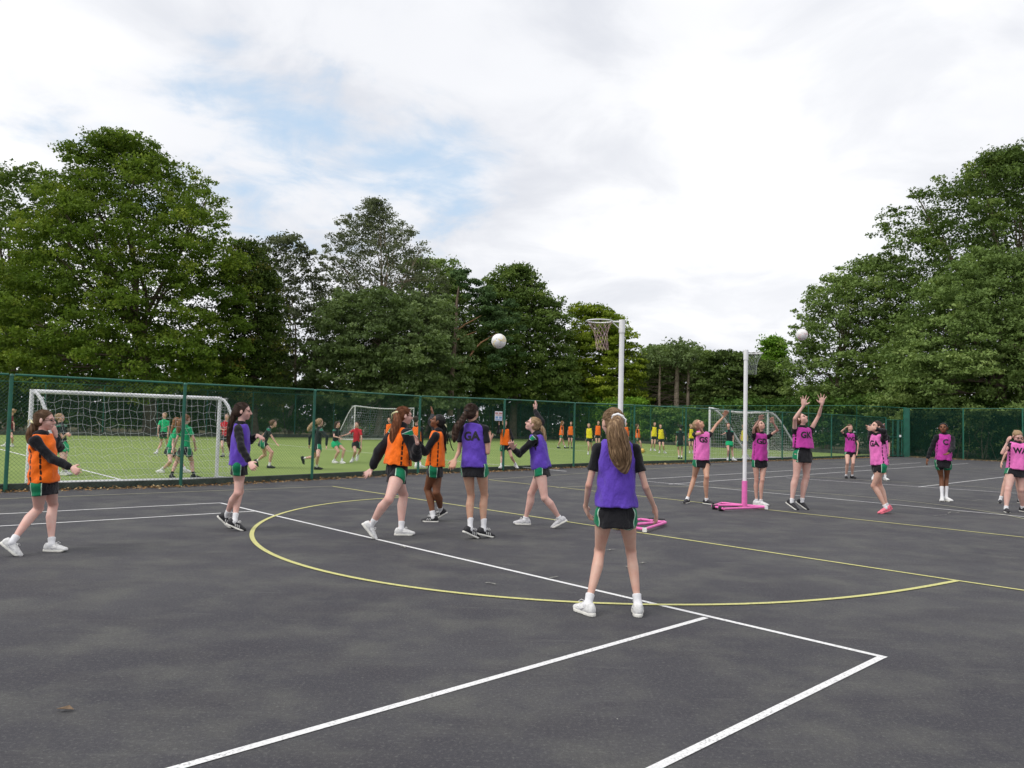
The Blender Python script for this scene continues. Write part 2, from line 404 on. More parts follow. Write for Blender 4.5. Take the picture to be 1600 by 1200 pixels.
# second netball court behind, and the far courts
pl('yellow_court_line', (764, 750), (1600, 840), .05, YEL_LINE, ext1=3)
C2 = ground(1163, 794)[:2]; d2 = nrm(ground(1600, 840)[:2]-ground(764, 750)[:2]); p2 = np.array([-d2[1], d2[0]])
line('yellow_goal_circle', [C2+4.9*(d2*math.cos(t)+p2*math.sin(t)) for t in np.linspace(math.pi, 0, 70)], .05, FAINT_LINE)
for a, b, m_ in [((764, 749.5), (1190, 721.5), FAINT_LINE), ((1007, 749), (1435, 723.5), WHITE_LINE), ((1045, 757), (1510, 724.5), WHITE_LINE), ((1007, 752.2), (1600, 808), WHITE_LINE),
                 ((1229, 747), (1600, 772), WHITE_LINE), ((1435, 761.5), (1600, 742), WHITE_LINE), ((1495, 731), (1600, 736), FAINT_LINE), ((1235, 743.5), (1600, 766), FAINT_LINE), ((1235, 723.5), (1440, 716.6), FAINT_LINE)]:
    pl('white_court_line' if m_ is WHITE_LINE else 'faded_court_line', a, b, .05, m_, ext1=.3)
tz = [TZ+.004]
def tl(a, b, wd=.07):
    tz[0] += .0004; pl('white_pitch_line', a, b, wd, WHITE_LINE, z=tz[0], zz=TZ)
tl((0, 702), (193, 750.5)); tl((400, 691.5), (885, 736.5)); tl((800, 690), (1120, 708)); tl((790, 696.5), (1108, 717.5)); tl((-60, 690), (400, 691.4), .06)
tz[0] += .0004
line('white_pitch_touchline', [(p[0]+n_out[0]*.35, p[1]+n_out[1]*.35) for p in fence_pts]+[(corner[0]-.5, corner[1]+.4)], .09, WHITE_LINE, z=tz[0])
# chalk scrawls on the asphalt
rng = random.Random(5)
mb = MB()
for (x0, y0, x1, y1) in [(1460, 807, 1478, 805), (1480, 803, 1486, 801), (1492, 802, 1506, 800), (945, 861, 960, 860), (1000, 882, 1010, 880), (978, 886, 982, 888), (627, 855, 634, 857), (760, 912, 775, 915), (860, 905, 872, 903), (385, 768, 391, 769), (1520, 783, 1535, 781)]:
    a = ground(x0, y0); b = ground(x1, y1)
    pts = [a+(b-a)*k/6+np.array([rng.uniform(-.01, .01), rng.uniform(-.03, .03), 0]) for k in range(7)]
    for i in range(6):
        p, q = pts[i], pts[i+1]; t = nrm(q-p); n = V(-t[1], t[0], 0)*.010*rng.uniform(.4, 1.2); z = V(0, 0, .0125+.0002*i)
        mb.add([p-n+z, q-n+z, q+n+z, p+n+z], [(0, 1, 2, 3)])
o = mb.build('chalk_marks', simple('chalk', (.24, .24, .21), .9, .4, 60)); o['kind'] = 'structure'

# ------------------------------------------------------------------ leaf litter along the kerb
def litter(name, pts, n, spread, size, mat, z0, seed):
    r = np.random.default_rng(seed); pts = np.array([p[:2] for p in pts]); seg = np.linalg.norm(np.diff(pts, axis=0), axis=1); cum = np.r_[0, np.cumsum(seg)]
    s = r.uniform(0, cum[-1], n); i = np.clip(np.searchsorted(cum, s)-1, 0, len(seg)-1); t = (s-cum[i])/seg[i]
    dn = (pts[i+1]-pts[i])/seg[i][:, None]; nn = np.stack([dn[:, 1], -dn[:, 0]], 1)
    off = np.abs(r.normal(0, 1, n))*spread; P = pts[i]+(pts[i+1]-pts[i])*t[:, None]+nn*off[:, None]
    P = np.c_[P, z0+r.uniform(.004, .05, n)*np.exp(-off/spread)]
    a = r.uniform(0, 6.28, n); sz = size*r.uniform(.5, 1.2, n)
    u = np.stack([np.cos(a), np.sin(a), r.uniform(-.5, .5, n)], 1)*sz[:, None]; v = np.stack([-np.sin(a), np.cos(a), r.uniform(-.6, .6, n)], 1)*sz[:, None]*.6
    vv = np.stack([P-u, P-v*.9, P+u, P+v], 1).reshape(-1, 3); vv[:, 2] = np.maximum(vv[:, 2], z0+.003)
    f = np.arange(4*n).reshape(n, 4)
    o = mkmesh(name, vv, f, mat, smooth=False, attrs={'tone': r.uniform(0, 1, n)}); return tag(o, kind='stuff')
LIT = m_leaf('dry_leaf', (.16, .085, .03), (.34, .20, .09), (.5, .38, .2), .05)
o = litter('leaf_litter', [(p[0]+.08*-n_out[0]*0, p[1]) for p in fence_pts], 7500, .16, .035, LIT, .0, 1)
tag(o, 'dry brown leaves drifted along the foot of the kerb under the green fence', 'leaf litter')
o = litter('leaf_litter', [tuple(corner), tuple(corner+e_dir*22)], 2500, .35, .04, LIT, .0, 2)
tag(o, 'thin scatter of dry leaves below the end fence behind the far netball court', 'leaf litter')

p = ground(101, 1112)
o = mkmesh('fallen_leaf', [p+V(-.045, 0, .013), p+V(-.01, -.018, .022), p+V(.05, -.004, .014), p+V(.012, .02, .026), p+V(.0, .0, .012)], [(0, 1, 4), (1, 2, 4), (2, 3, 4), (3, 0, 4)], simple('brown_leaf', (.16, .11, .07), .9, .3, 60), smooth=False)
tag(o, 'single curled brown leaf lying on the asphalt at the lower left', 'leaf')
# ------------------------------------------------------------------ fences
def wire_mesh(mb, A, B, z0, zA, zB, pitch, r):
    A = np.array(A[:2], float); B = np.array(B[:2], float); Ln = np.linalg.norm(B-A); d = (B-A)/Ln; H = min(zA, zB)-z0
    def P(s, z): k = s/Ln; return (A[0]+d[0]*s, A[1]+d[1]*s, z0+z*(1+((zA+(zB-zA)*k-z0)/H-1)*z/H))
    s = -H
    while s < Ln:
        for sg in (1, -1):
            # line from (s,0) to (s+H,H) clipped
            a0, a1 = s, s+H; t0 = max(0, -a0/H) if H else 0; t1 = min(1, (Ln-a0)/H)
            if t1 > t0+.01:
                z_a, z_b = (t0*H, t1*H) if sg > 0 else (H-t0*H, H-t1*H)
                mb.wire(P(a0+t0*H, z_a), P(a0+t1*H, z_b), r)
        s += pitch
def fence(name, pts, label, cat, group, pr_, rr_, pitch, wr, z0=.02, midrail=None, cap=True, skip=()):
    root = empty(name, (pts[0][0], pts[0][1], 0), label, cat, group)
    for i, p in enumerate(pts):
        if i in skip: continue
        mb = MB(); mb.tube([(p[0], p[1], z0-.05), (p[0], p[1], p[2]-.03)], pr_, 12)
        if cap: mb.tube([(p[0], p[1], p[2]-.03), (p[0], p[1], p[2]-.005), (p[0], p[1], p[2]+.015)], [pr_*1.25, pr_*1.2, pr_*.5], 12)
        mb.build('post', GREEN_STEEL, root, True)
    for i in range(len(pts)-1):
        A, B = pts[i], pts[i+1]
        mb = MB(); d = nrm(V(*B)-V(*A))*.05
        mb.tube([V(A[0], A[1], A[2]+.0)+d, V(B[0], B[1], B[2]+.0)-d], rr_, 8); mb.build('top_rail', GREEN_STEEL, root, True)
        mb = MB()
        if midrail:
            mb.tube([(A[0], A[1], midrail), (B[0], B[1], midrail)], .0035, 5); mb.build('straining_wire', GREEN_WIRE, root)
            mb = MB()
        wire_mesh(mb, A, B, z0, A[2]-rr_, B[2]-rr_, pitch, wr)
        o = mb.build('wire_mesh', GREEN_WIRE, root); o['kind'] = 'stuff'
    return root
fence('chain_link_fence', fence_pts, 'green chain-link fence between the asphalt court and the turf pitch, low with round posts', 'fence', None, .034, .021, .0707, .0021, 0.03)
TALL = 3.05
tall = []
tx = [(-60, 0), (62, 603), (155, 607.5), (240, 611), (318, 614.5), (390, 617.5), (457, 620.5), (518, 623.5), (575, 626), (625, 628), (675, 629.5), (725, 631), (768, 632), (812, 633), (855, 634), (888, 634.5), (919, 635), (953, 635.5), (985, 636), (1016, 636.5), (1066, 636.5), (1130, 637), (1198, 637.5), (1264, 638), (1340, 638)]
fx = [a for a, b in FARK]; fy = [b for a, b in FARK]
for px, ty in tx:
    g = ground(px, float(np.interp(px, fx, fy)), TZ); tall.append((g[0]+.05, g[1]+.25, TALL+.1))
fence('chain_link_fence', tall, 'tall green chain-link fence along the far side of the turf pitch below the trees', 'fence', None, .03, .02, .09, .0017, .1, midrail=1.5)
endp = [(corner[0]+.0, corner[1]+.0, TALL)]+[(*(corner+e_dir*3.08*k), TALL) for k in range(1, 9)]
er = fence('chain_link_fence', endp, 'tall green end fence at the right in front of dark shrubs', 'fence', None, .045, .022, .08, .0026, .03)
for i in range(len(endp)-1):
    A, B = V(*endp[i]), V(*endp[i+1]); t = nrm(B-A); n = V(-t[1], t[0], 0); A = A+n*.03+t*.06; B = B+n*.03-t*.06; vv = []; ff = []
    for j in range(150):
        z_ = .06+j*.0192; k = len(vv); w_ = .012
        vv += [(A[0], A[1], z_), (B[0], B[1], z_), (B[0], B[1], z_+w_), (A[0], A[1], z_+w_), (A[0]+n[0]*.003, A[1]+n[1]*.003, z_+w_/2), (B[0]+n[0]*.003, B[1]+n[1]*.003, z_+w_/2)]
        ff += [(k, k+1, k+2, k+3), (k, k+4, k+5, k+1), (k+3, k+2, k+5, k+4)]
    o = mkmesh('windbreak_netting', vv, ff, simple('dark_green_netting', (.004, .017, .012), .85, .2, 3, .1), er, False); o['kind'] = 'stuff'
g2 = [tall[-1], (corner[0]-.1, corner[1]+.1, TALL+.05)]
# wide corner post and gate
root = empty('steel_gate', (corner[0], corner[1], 0), 'green steel gate with a lock box beside the thick corner post', 'gate')
mb = MB(); mb.box((corner[0]-.22, corner[1]-.05, TALL/2), .34, .12, TALL+.05); mb.build('gate_post', GREEN_STEEL, root)
gA = V(*ground(1384, 714)); gB = V(corner[0]-.5, corner[1]-.2, 0); gd = gB-gA; gh = 2.28
for k, wdt in ((.03, .05), (.40, .05), (.66, .05), (.72, .09), (.92, .05)):
    p = gA+gd*k; mb = MB(); mb.box((p[0], p[1], gh/2+.02), wdt, .05, gh); mb.build('gate_bar', GREEN_STEEL, root)
for z in (.08, 1.22, gh):
    mb = MB(); mb.tube([gA+V(0, 0, z), gB+V(0, 0, z)], .025, 8); mb.build('gate_rail', GREEN_STEEL, root)
p = gA+gd*.78; mb = MB(); mb.box((p[0], p[1]-.08, 1.3), .12, .06, .14); mb.build('lock', WHITE_STEEL, root)
mb = MB(); wire_mesh(mb, gA, gB, .1, gh, gh, .08, .0022); o = mb.build('wire_mesh', GREEN_WIRE, root); o['kind'] = 'stuff'
fence('chain_link_fence', [tall[-1], (corner[0]-.1, corner[1]+.15, TALL+.03)], 'short tall bay of green fence closing the pitch beside the gate post', 'fence', None, .03, .02, .09, .0022, .1)

# fence sign (red and blue print on white)
i = 7
A = np.array(fence_pts[4+3]); B = np.array(fence_pts[4+4]); sgp = A+(B-A)*.91
t = nrm((B-A)[:2]); n = V(t[1], -t[0], 0); T3 = V(t[0], t[1], 0)
sz_ = unproj(776, 650, sgp[1])[2]
root = empty('fence_sign', (sgp[0]+n[0]*.05, sgp[1]+n[1]*.05, sz_), 'small square white notice with red and blue print wired to the near green fence', 'sign')
mb = MB(); c0 = V(sgp[0], sgp[1], sz_)+n*.05; mb.box(c0, .31, .006, .29, (T3, n, V(0, 0, 1))); mb.build('board', WHITE_STEEL, root)
SR = simple('sign_red', (.55, .25, .23), .5, .1, 5); SB = simple('sign_blue', (.22, .38, .62), .5, .1, 5)
for k, (u, zv, ww, hh) in enumerate([(-.085, .085, .12, .05), (.075, .085, .13, .05), (0, .03, .26, .02)]):
    mb = MB(); mb.box(c0+n*.006+T3*u+V(0, 0, zv), ww, .003, hh, (T3, n, V(0, 0, 1))); mb.build('red_print', SR, root)
for k, (u, zv, ww, hh) in enumerate([(-.08, -.045, .11, .07), (.075, -.045, .11, .07), (0, -.115, .28, .03)]):
    mb = MB(); mb.box(c0+n*.006+T3*u+V(0, 0, zv), ww, .003, hh, (T3, n, V(0, 0, 1))); mb.build('blue_print', SB, root)

# ------------------------------------------------------------------ football goals
def goal(label, PL, PR, h, dep, topd, r, net, pitch, netr, sag=.0, seed=0):
    PL = V(*PL); PR = V(*PR); dep = V(*dep); up_ = V(0, 0, 1)
    root = empty('football_goal', (PL+PR)/2, label, 'football goal', 'football goals on the turf pitch')
    TL, TR = PL+up_*h, PR+up_*h; KL, KR = PL+dep, PR+dep
    for a, b in ((PL, TL), (PR, TR)):
        mb = MB(); mb.tube([a, b+V(0, 0, r)], r, 12); mb.build('post', WHITE_STEEL, root, True)
    mb = MB(); mb.tube([TL+(TR-TL)*k-up_*sag*math.sin(math.pi*k) for k in np.linspace(0, 1, 13)], r, 12); mb.build('crossbar', WHITE_STEEL, root, True)
    for T, K in ((TL, KL), (TR, KR)):
        q = T+nrm(dep)*topd
        pts = [T]+[T*(1-k)**2+2*k*(1-k)*(q)+(q*.65+K*.35)*k*k for k in (.25, .5, .75, 1)]+[K]
        mb = MB(); mb.tube(pts, r*.85, 10); mb.build('side_stay', WHITE_STEEL, root, True)
    mb = MB(); mb.tube([PL+up_*.03, KL+up_*.03, KR+up_*.03, PR+up_*.03], r*.85, 10); mb.build('ground_frame', WHITE_STEEL, root, True)
    # net: grid surface hung from the crossbar back to the ground bar, plus the two sides
    rg = random.Random(seed); mb = MB(); W = np.linalg.norm(PR-PL); nu = int(W/pitch)
    q0 = nrm(dep)*topd*.8
    def S(u, v):
        a = TL+(TR-TL)*u-up_*sag*math.sin(math.pi*u)
        k = PL+(PR-PL)*u+dep
        if v < .25: p = a+q0*(v/.25)
        else:
            w_ = (v-.25)/.75; p = (a+q0)*(1-w_)+k*w_
            p = p-dep*.35*math.sin(math.pi*w_)*.6-up_*.06*math.sin(math.pi*w_)
        return p
    jit = {}
    nv = int((topd+math.hypot(h, np.linalg.norm(dep)))/pitch)
    def Sj(i, j):
        if (i, j) not in jit:
            e = .15*pitch*(1 if 0 < j < nv else 0)
            jit[(i, j)] = S(i/nu, j/nv)+V(rg.gauss(0, e), rg.gauss(0, e), rg.gauss(0, e)-.02*math.sin(i*.9)*math.sin(math.pi*j/nv))
        return jit[(i, j)]
    for i in range(nu+1):
        for j in range(nv): mb.wire(Sj(i, j), Sj(i, j+1), netr)
    for j in range(nv+1):
        for i in range(nu): mb.wire(Sj(i, j), Sj(i+1, j), netr)
    for P0, T0, K0 in ((PL, TL, KL), (PR, TR, KR)):
        ns = max(3, int(h/pitch)); D = np.linalg.norm(dep)
        for j in range(ns+1):
            z = h*j/ns; ext = topd+(D-topd)*(1-j/ns); mb.wire(P0+up_*z, P0+up_*z+nrm(dep)*ext, netr)
        x = pitch
        while x < D:
            zt = h if x < topd else h*(D-x)/(D-topd); mb.wire(P0+nrm(dep)*x, P0+nrm(dep)*x+up_*zt, netr); x += pitch
    o = mb.build('net', net, root); o['kind'] = 'stuff'
gl = ground(42, 755, TZ); g_r = ground(338, 747.5, TZ)
goal('large near white football goal with loose net, behind the girl in orange', gl, g_r, 1.80, (.62, .03, 0), .2, .04, NET, .125, .0028, 0, 1)
a = ground(553, 688, TZ); b = ground(645, 688, TZ)
goal('distant white football goal with dark net at the far side of the pitch', a, b, unproj(558, 634, a[1])[2]-TZ, (-1.4, .9, 0), .3, .035, NET_DARK, .16, .0065, .12, 2)
a = V(8.95, 34.9, TZ); b = V(12.9, 38.9, TZ)
goal('white football goal seen from behind past the second netball post', a, b, unproj(1114, 638, a[1])[2]-TZ, (2.25, 1.35, 0), .55, .05, NET, .14, .0042, .12, 3)

# ------------------------------------------------------------------ netball posts
def netball_post(base, h, fdir_, label, ringdir, sock, bdim, ring_r=.19):
    base = V(*base); root = empty('netball_post', base, label, 'netball post', 'netball goal posts')
    mb = MB(); mb.tube([base+V(0, 0, .5 if sock else .36), base+V(0, 0, h)], .037, 16); mb.build('pole', WHITE_STEEL, root, True)
    mb = MB(); mb.tube([base+V(0, 0, .03), base+V(0, 0, .52 if sock else .36)], .05, 16); mb.build('socket', PINK_STEEL, root, True)
    poly, wheels, capp, strut = bdim
    G_ = [V(*ground(x_, y_))+V(0, 0, .05) for x_, y_ in poly]
    mb = MB()
    for i_ in range(len(G_)): mb.tube([G_[i_], G_[(i_+1) % len(G_)]], .021, 8)
    mb.build('base_frame', PINK_STEEL, root, True)
    mb = MB()
    for q_ in strut: mb.tube([base+V(0, 0, .058), V(*ground(*q_))+V(0, 0, .055)], .022, 8)
    mb.build('base_strut', PINK_STEEL, root, True)
    for q_ in wheels:
        c = V(*ground(*q_)); t_ = nrm(V(c[0]-base[0], c[1]-base[1], 0)); mb = MB(); mb.tube([c-V(.045, .0, -.045), c+V(.045, .0, .045)], .043, 14); mb.build('wheel', BLACK_RUB, root, True)
    mb = MB(); mb.box(V(*ground(*capp))+V(0, 0, .045), .055, .055, .055); mb.build('end_cap', WHITE_STEEL, root)
    # ring, bracket, net
    D = nrm(V(*ringdir)); top = base+V(0, 0, h-.03); rc = top+D*(.15+ring_r)
    X = D; Y = V(-D[1], D[0], 0)
    ring = [rc+ring_r*(X*math.cos(t)+Y*math.sin(t)) for t in np.linspace(0, 2*math.pi, 33)]
    mb = MB(); mb.tube(ring, .009, 8, caps=False); mb.tube([top, top+D*.15], .012, 8); mb.tube([top-V(0, 0, .13), top+D*.15+V(0, 0, -.005)], .008, 6); mb.build('ring', WHITE_STEEL, root, True)
    mb = MB(); mb.tube([top-V(0, 0, .16), top+V(0, 0, .03)], .046, 14); mb.build('collar', WHITE_STEEL, root, True)
    mb = MB(); K = 12; lv = 7; rg = random.Random(3)
    def NP(k, j):
        t = 2*math.pi*(k+.5*(j % 2))/K; rr_ = ring_r*(1-.52*math.sin(min(1.57, j/lv*2.6))); return rc+rr_*(X*math.cos(t)+Y*math.sin(t))-V(0, 0, .42*j/lv)+D*(-.05*j/lv)
    for j in range(lv):
        for k in range(K):
            mb.wire(NP(k, j), NP(k if j % 2 == 0 else k+1, j+1), .0016); mb.wire(NP(k, j), NP(k-1 if j % 2 == 0 else k, j+1), .0016)
    o = mb.build('net', simple('pink_white_cord', (.62, .44, .42), .8, .4, 30) if ringdir[0] < 0 else NET_DARK, root); o['kind'] = 'stuff'
    return root
b1 = ground(966, 828)
netball_post(b1, 3.04, (.6, -.35, 0), 'nearer white netball post on a pink base, rising behind the girl seen from the back', (-1, -.12, 0), True, ([(958, 825), (1007, 832.5), (1040, 821.5), (1001, 816.5)], [(1018, 818), (1034, 819)], (1007, 833), [(1038, 821), (985, 830)]), .185)
b2 = ground(1163, 794.5)
netball_post(b2, 3.0, (1, -.1, 0), 'farther white netball post with pink socket and pink base among the girls in pink bibs', (.75, .9, 0), True, ([(1198, 796.5), (1131, 799.5), (1113, 795), (1127, 790)], [(1117, 796), (1127, 798.5)], (1197, 797), [(1122, 794), (1194, 796.3), (1131, 790.5)]), .185)

# ------------------------------------------------------------------ balls
def ball(name, c, r, label, cat, cols, seed):
    root_v = []; bm = bmesh.new(); bmesh.ops.create_icosphere(bm, subdivisions=4, radius=r); bm.verts.ensure_lookup_table()
    ico = bmesh.new(); bmesh.ops.create_icosphere(ico, subdivisions=1, radius=1); ic = [nrm(np.array(v.co)) for v in ico.verts]; ico.free()
    tone = []
    for v in bm.verts:
        d = nrm(np.array(v.co)); ds = sorted([math.acos(max(-1, min(1, float(np.dot(d, q))))) for q in ic[:12]])
        seam = ds[1]-ds[0]; k = 1-.035*math.exp(-(seam/.05)**2); v.co = v.co*k
        tone.append(1.0 if seam < .045 else (.5 if ds[0] < .36 else 0.0))
    v = np.array([q.co[:] for q in bm.verts])+V(*c); f = [[q.index for q in p.verts] for p in bm.faces]; bm.free()
    m, nt, b = newmat(name+'_skin'); a = nattr(nt, 'tone')
    n = nnoise(nt, 7, 2, .5)
    cc = nmix(nt, nramp(nt, n, .52, .56), cols[0], cols[1]); cc = nmix(nt, nmath(nt, 'GREATER_THAN', a, .3), cc, cols[0]); cc = nmix(nt, nmath(nt, 'GREATER_THAN', a, .75), cc, cols[2])
    setc(nt, b, cc); b.inputs['Roughness'].default_value = .5
    e = empty(name, c, label, cat)
    o = mkmesh('ball_skin', v, f, m, e, attrs={'tone': tone})
    return e
cb = unproj(779.5, 533, 11.6); ball('netball', cb, .112, 'white netball with yellow and grey panels in mid air over the girls in purple bibs', 'netball', [(.78, .78, .76), (.75, .6, .22), (.45, .45, .47)], 1)
cb = unproj(1253, 523, 14.9); ball('netball', cb, .112, 'white and pale pink netball in mid air above the girl with both arms raised', 'netball', [(.78, .76, .76), (.7, .45, .45), (.5, .5, .5)], 2)
cb = ground(1003.5, 708, TZ); ball('football', (cb[0], cb[1], TZ+.125), .125, 'yellow football on the far pitch at the foot of a kicking girl in orange', 'football', [(.75, .5, .1), (.55, .3, .05), (.4, .25, .05)], 3)

# ------------------------------------------------------------------ trees
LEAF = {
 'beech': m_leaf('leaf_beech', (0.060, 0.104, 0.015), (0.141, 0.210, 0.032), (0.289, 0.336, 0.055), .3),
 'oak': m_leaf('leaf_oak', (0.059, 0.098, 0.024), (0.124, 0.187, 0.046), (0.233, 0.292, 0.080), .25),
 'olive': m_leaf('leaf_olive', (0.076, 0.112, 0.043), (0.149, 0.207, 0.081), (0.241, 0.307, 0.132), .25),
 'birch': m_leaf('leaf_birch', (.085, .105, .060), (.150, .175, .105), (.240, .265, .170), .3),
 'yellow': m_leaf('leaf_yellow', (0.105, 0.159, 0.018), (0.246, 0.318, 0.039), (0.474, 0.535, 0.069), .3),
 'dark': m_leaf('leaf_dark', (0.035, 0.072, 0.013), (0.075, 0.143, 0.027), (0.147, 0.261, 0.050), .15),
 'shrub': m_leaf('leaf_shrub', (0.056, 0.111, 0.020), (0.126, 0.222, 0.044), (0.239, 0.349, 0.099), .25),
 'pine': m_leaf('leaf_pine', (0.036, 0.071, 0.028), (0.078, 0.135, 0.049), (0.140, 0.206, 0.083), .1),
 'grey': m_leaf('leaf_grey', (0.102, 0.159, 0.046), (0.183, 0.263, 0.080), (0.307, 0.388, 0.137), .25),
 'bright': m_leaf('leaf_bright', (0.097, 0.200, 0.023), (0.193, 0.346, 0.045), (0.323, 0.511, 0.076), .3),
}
def leaves(name, cen, cs, n, leaf, mat, parent, seed, flat=.35, droop=0, tone_c=None, elong=.62, updir=.55):
    leaf = leaf*1.42
    r = np.random.default_rng(seed); m = len(cen)
    idx = r.integers(0, m, n); sc_ = cs[idx]
    off = r.normal(0, 1, (n, 3)); off /= np.maximum(1e-6, np.linalg.norm(off, axis=1))[:, None]; off *= (r.uniform(0, 1, n)**.45)[:, None]
    P = cen[idx]+off*np.stack([sc_, sc_, sc_*flat], 1)
    P[:, 2] -= droop*sc_*(np.linalg.norm(off[:, :2], axis=1)**2)
    nr = r.normal(0, 1, (n, 3)); nr /= np.linalg.norm(nr, axis=1)[:, None]; nr = nr+np.array([0, 0, updir])+off*.5; nr /= np.linalg.norm(nr, axis=1)[:, None]
    a = r.normal(0, 1, (n, 3)); u = np.cross(nr, a); u /= np.linalg.norm(u, axis=1)[:, None]; v = np.cross(nr, u)
    s = leaf*r.uniform(.6, 1.25, n); u *= s[:, None]*.5; v *= (s*elong)[:, None]*.5
    u *= 1.1; v *= 1.12; vv = np.stack([P-u, P+u*.62-v, P+u*.7+v+nr*s[:, None]*.05], 1).reshape(-1, 3)
    tc_ = r.uniform(.15, .75, m) if tone_c is None else tone_c
    tone = np.clip(tc_[idx]+r.normal(0, .09, n), 0, 1)
    o = mkmesh(name, vv, np.arange(3*n).reshape(n, 3), mat, parent, smooth=False, attrs={'tone': tone}); o['kind'] = 'stuff'; return o
def tree(name, label, D, env, kind, nleaf, seed, leaf=.17, trunk=(.35, None), cl=(.5, 1.1), depth=.75, nclus=None, bark=None, group='trees behind the pitch', gaps=.0, flat=.5, droop=0, limbs=14, cat='tree', zfloor=0.0, leafmat=None, lobe=1.0, core=.30):
    """env: rows (y_px, xl_px, xr_px) of the silhouette, top to bottom, at forward distance D"""
    r = np.random.default_rng(seed)
    rows = []
    for y, xl, xr in env:
        a = unproj(xl, y, D); b = unproj(xr, y, D); rows.append((a[2], (a[0]+b[0])/2, (b[0]-a[0])/2))
    rows = np.array(sorted(rows)); z = rows[:, 0]; cx = rows[:, 1]; hw = rows[:, 2]
    base = V(float(np.interp(z[0]+1, z, cx)) if trunk[1] is None else unproj(trunk[1], 640, D)[0], D, -.05)
    root = empty(name, base, label, cat, group)
    maxw = hw.max()
    nl = 80
    # boughs: evenly scattered over the envelope, leafy on their upper and outer side, dark hollows between
    area = float(np.trapezoid(hw, z)*2) if hasattr(np, 'trapezoid') else float(np.trapz(hw, z)*2)
    lr0 = float(np.clip(maxw*.17, .75, 1.75))*lobe
    nl = int(np.clip(area*1.25/lr0**2, 14, 260))
    cand = []
    for _ in range(nl):
        best = None
        for _c in range(9):
            while True:
                zq = r.uniform(z[0], z[-1])
                if r.uniform() < np.interp(zq, z, hw)/maxw: break
            aq = -math.pi/2+r.normal(0, 1.15); w_ = np.interp(zq, z, hw); rq = max(0, w_-lr0*.4)*math.sqrt(r.uniform(.35, 1))
            p = np.array([np.interp(zq, z, cx)+rq*math.cos(aq), D+rq*depth*math.sin(aq), zq])
            dm = min([np.sum((p-q)**2*[1, 1, 1.6]) for q in cand]) if cand else 9e9
            if best is None or dm > best[0]: best = (dm, p)
        cand.append(best[1])
    Lc = np.array(cand); Lc[:, 2] = np.clip(Lc[:, 2], z[0]+lr0*.2, z[-1]-lr0*.85); lr = lr0*r.uniform(.7, 1.3, nl)
    m = int((nclus or int(nleaf/55))*1.5)
    li = r.choice(nl, m, p=lr**2/np.sum(lr**2)); dirv = r.normal(0, 1, (m, 3)); dirv[:, 2] = np.abs(dirv[:, 2])*.9-.25; dirv[:, 1] -= .25; dirv /= np.linalg.norm(dirv, axis=1)[:, None]
    cen = Lc[li]+dirv*(lr[li]*r.uniform(.5, 1.08, m))[:, None]*[1, 1, .88]
    lt_ = r.normal(0, .13, nl)
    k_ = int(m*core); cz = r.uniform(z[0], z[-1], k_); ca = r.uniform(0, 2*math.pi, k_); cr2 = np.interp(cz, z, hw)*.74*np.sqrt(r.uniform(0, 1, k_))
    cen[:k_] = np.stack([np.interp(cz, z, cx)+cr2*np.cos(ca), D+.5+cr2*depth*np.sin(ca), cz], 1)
    # keep inside the silhouette
    we = np.interp(cen[:, 2], z, hw)*r.uniform(.93, 1.06, m); ce = np.interp(cen[:, 2], z, cx); dx = cen[:, 0]-ce
    cen[:, 0] = ce+np.clip(dx, -we, we); cen[:, 2] = np.minimum(cen[:, 2], z[-1]+r.uniform(-.4, .15, m))
    cen[:, 2] = np.maximum(cen[:, 2], zfloor+.3)
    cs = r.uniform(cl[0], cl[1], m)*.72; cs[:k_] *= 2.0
    tone_c = np.clip(r.normal(.42, .15, m)+lt_[li], .02, .95); tone_c[:k_] = .1  # core leaves take a dark tone: the crown's inner shade painted into their colour
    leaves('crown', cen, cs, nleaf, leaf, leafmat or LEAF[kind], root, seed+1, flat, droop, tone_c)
    # trunk and limbs
    bk = bark or BARK; tr = trunk[0]; topz = z[0]+(z[-1]-z[0])*.68
    mb = MB(); nseg = 7; tp = []
    for k in range(nseg+1):
        zk = -.05+(topz+.05)*k/nseg; tp.append(V(base[0]+(np.interp(zk, z, cx)-base[0])*(k/nseg)+r.normal(0, .12)*min(1, k), D+r.normal(0, .12)*min(1, k), zk))
    mb.tube(tp, [tr*(1.35 if k == 0 else 1-.85*k/nseg) for k in range(nseg+1)], 10); mb.build('trunk', bk, root, True)
    mb = MB()
    for k in range(limbs):
        i_ = r.integers(0, nl); e = Lc[i_]; k0 = r.uniform(.2, .85); zs = min(e[2]-.3, z[0]+(topz-z[0])*k0); zs = max(zs, 1.2); e = e*1.0; e[2] = min(e[2], z[-1]-1.2)
        s_ = V(base[0]+(np.interp(zs, z, cx)-base[0])*min(1, zs/topz), D, zs); mid = (s_+e)/2+V(r.normal(0, .4), r.normal(0, .4), .35*abs(r.normal()))
        q = tr*(.42*(1-.5*k0)); mb.tube([s_, s_+(mid-s_)*.5+V(0, 0, .15), mid, e], [q, q*.75, q*.55, q*.15], 6)
        for _ in range(3):
            e2 = e+V(*r.normal(0, lr[i_]*.3, 3)); e2[2] = min(e2[2], z[-1]-1.2); mb.tube([mid, (mid+e2)/2+V(*r.normal(0, .15, 3)), e2], [q*.35, q*.22, q*.06], 5)
    mb.build('limbs', bk, root, True)
    return root

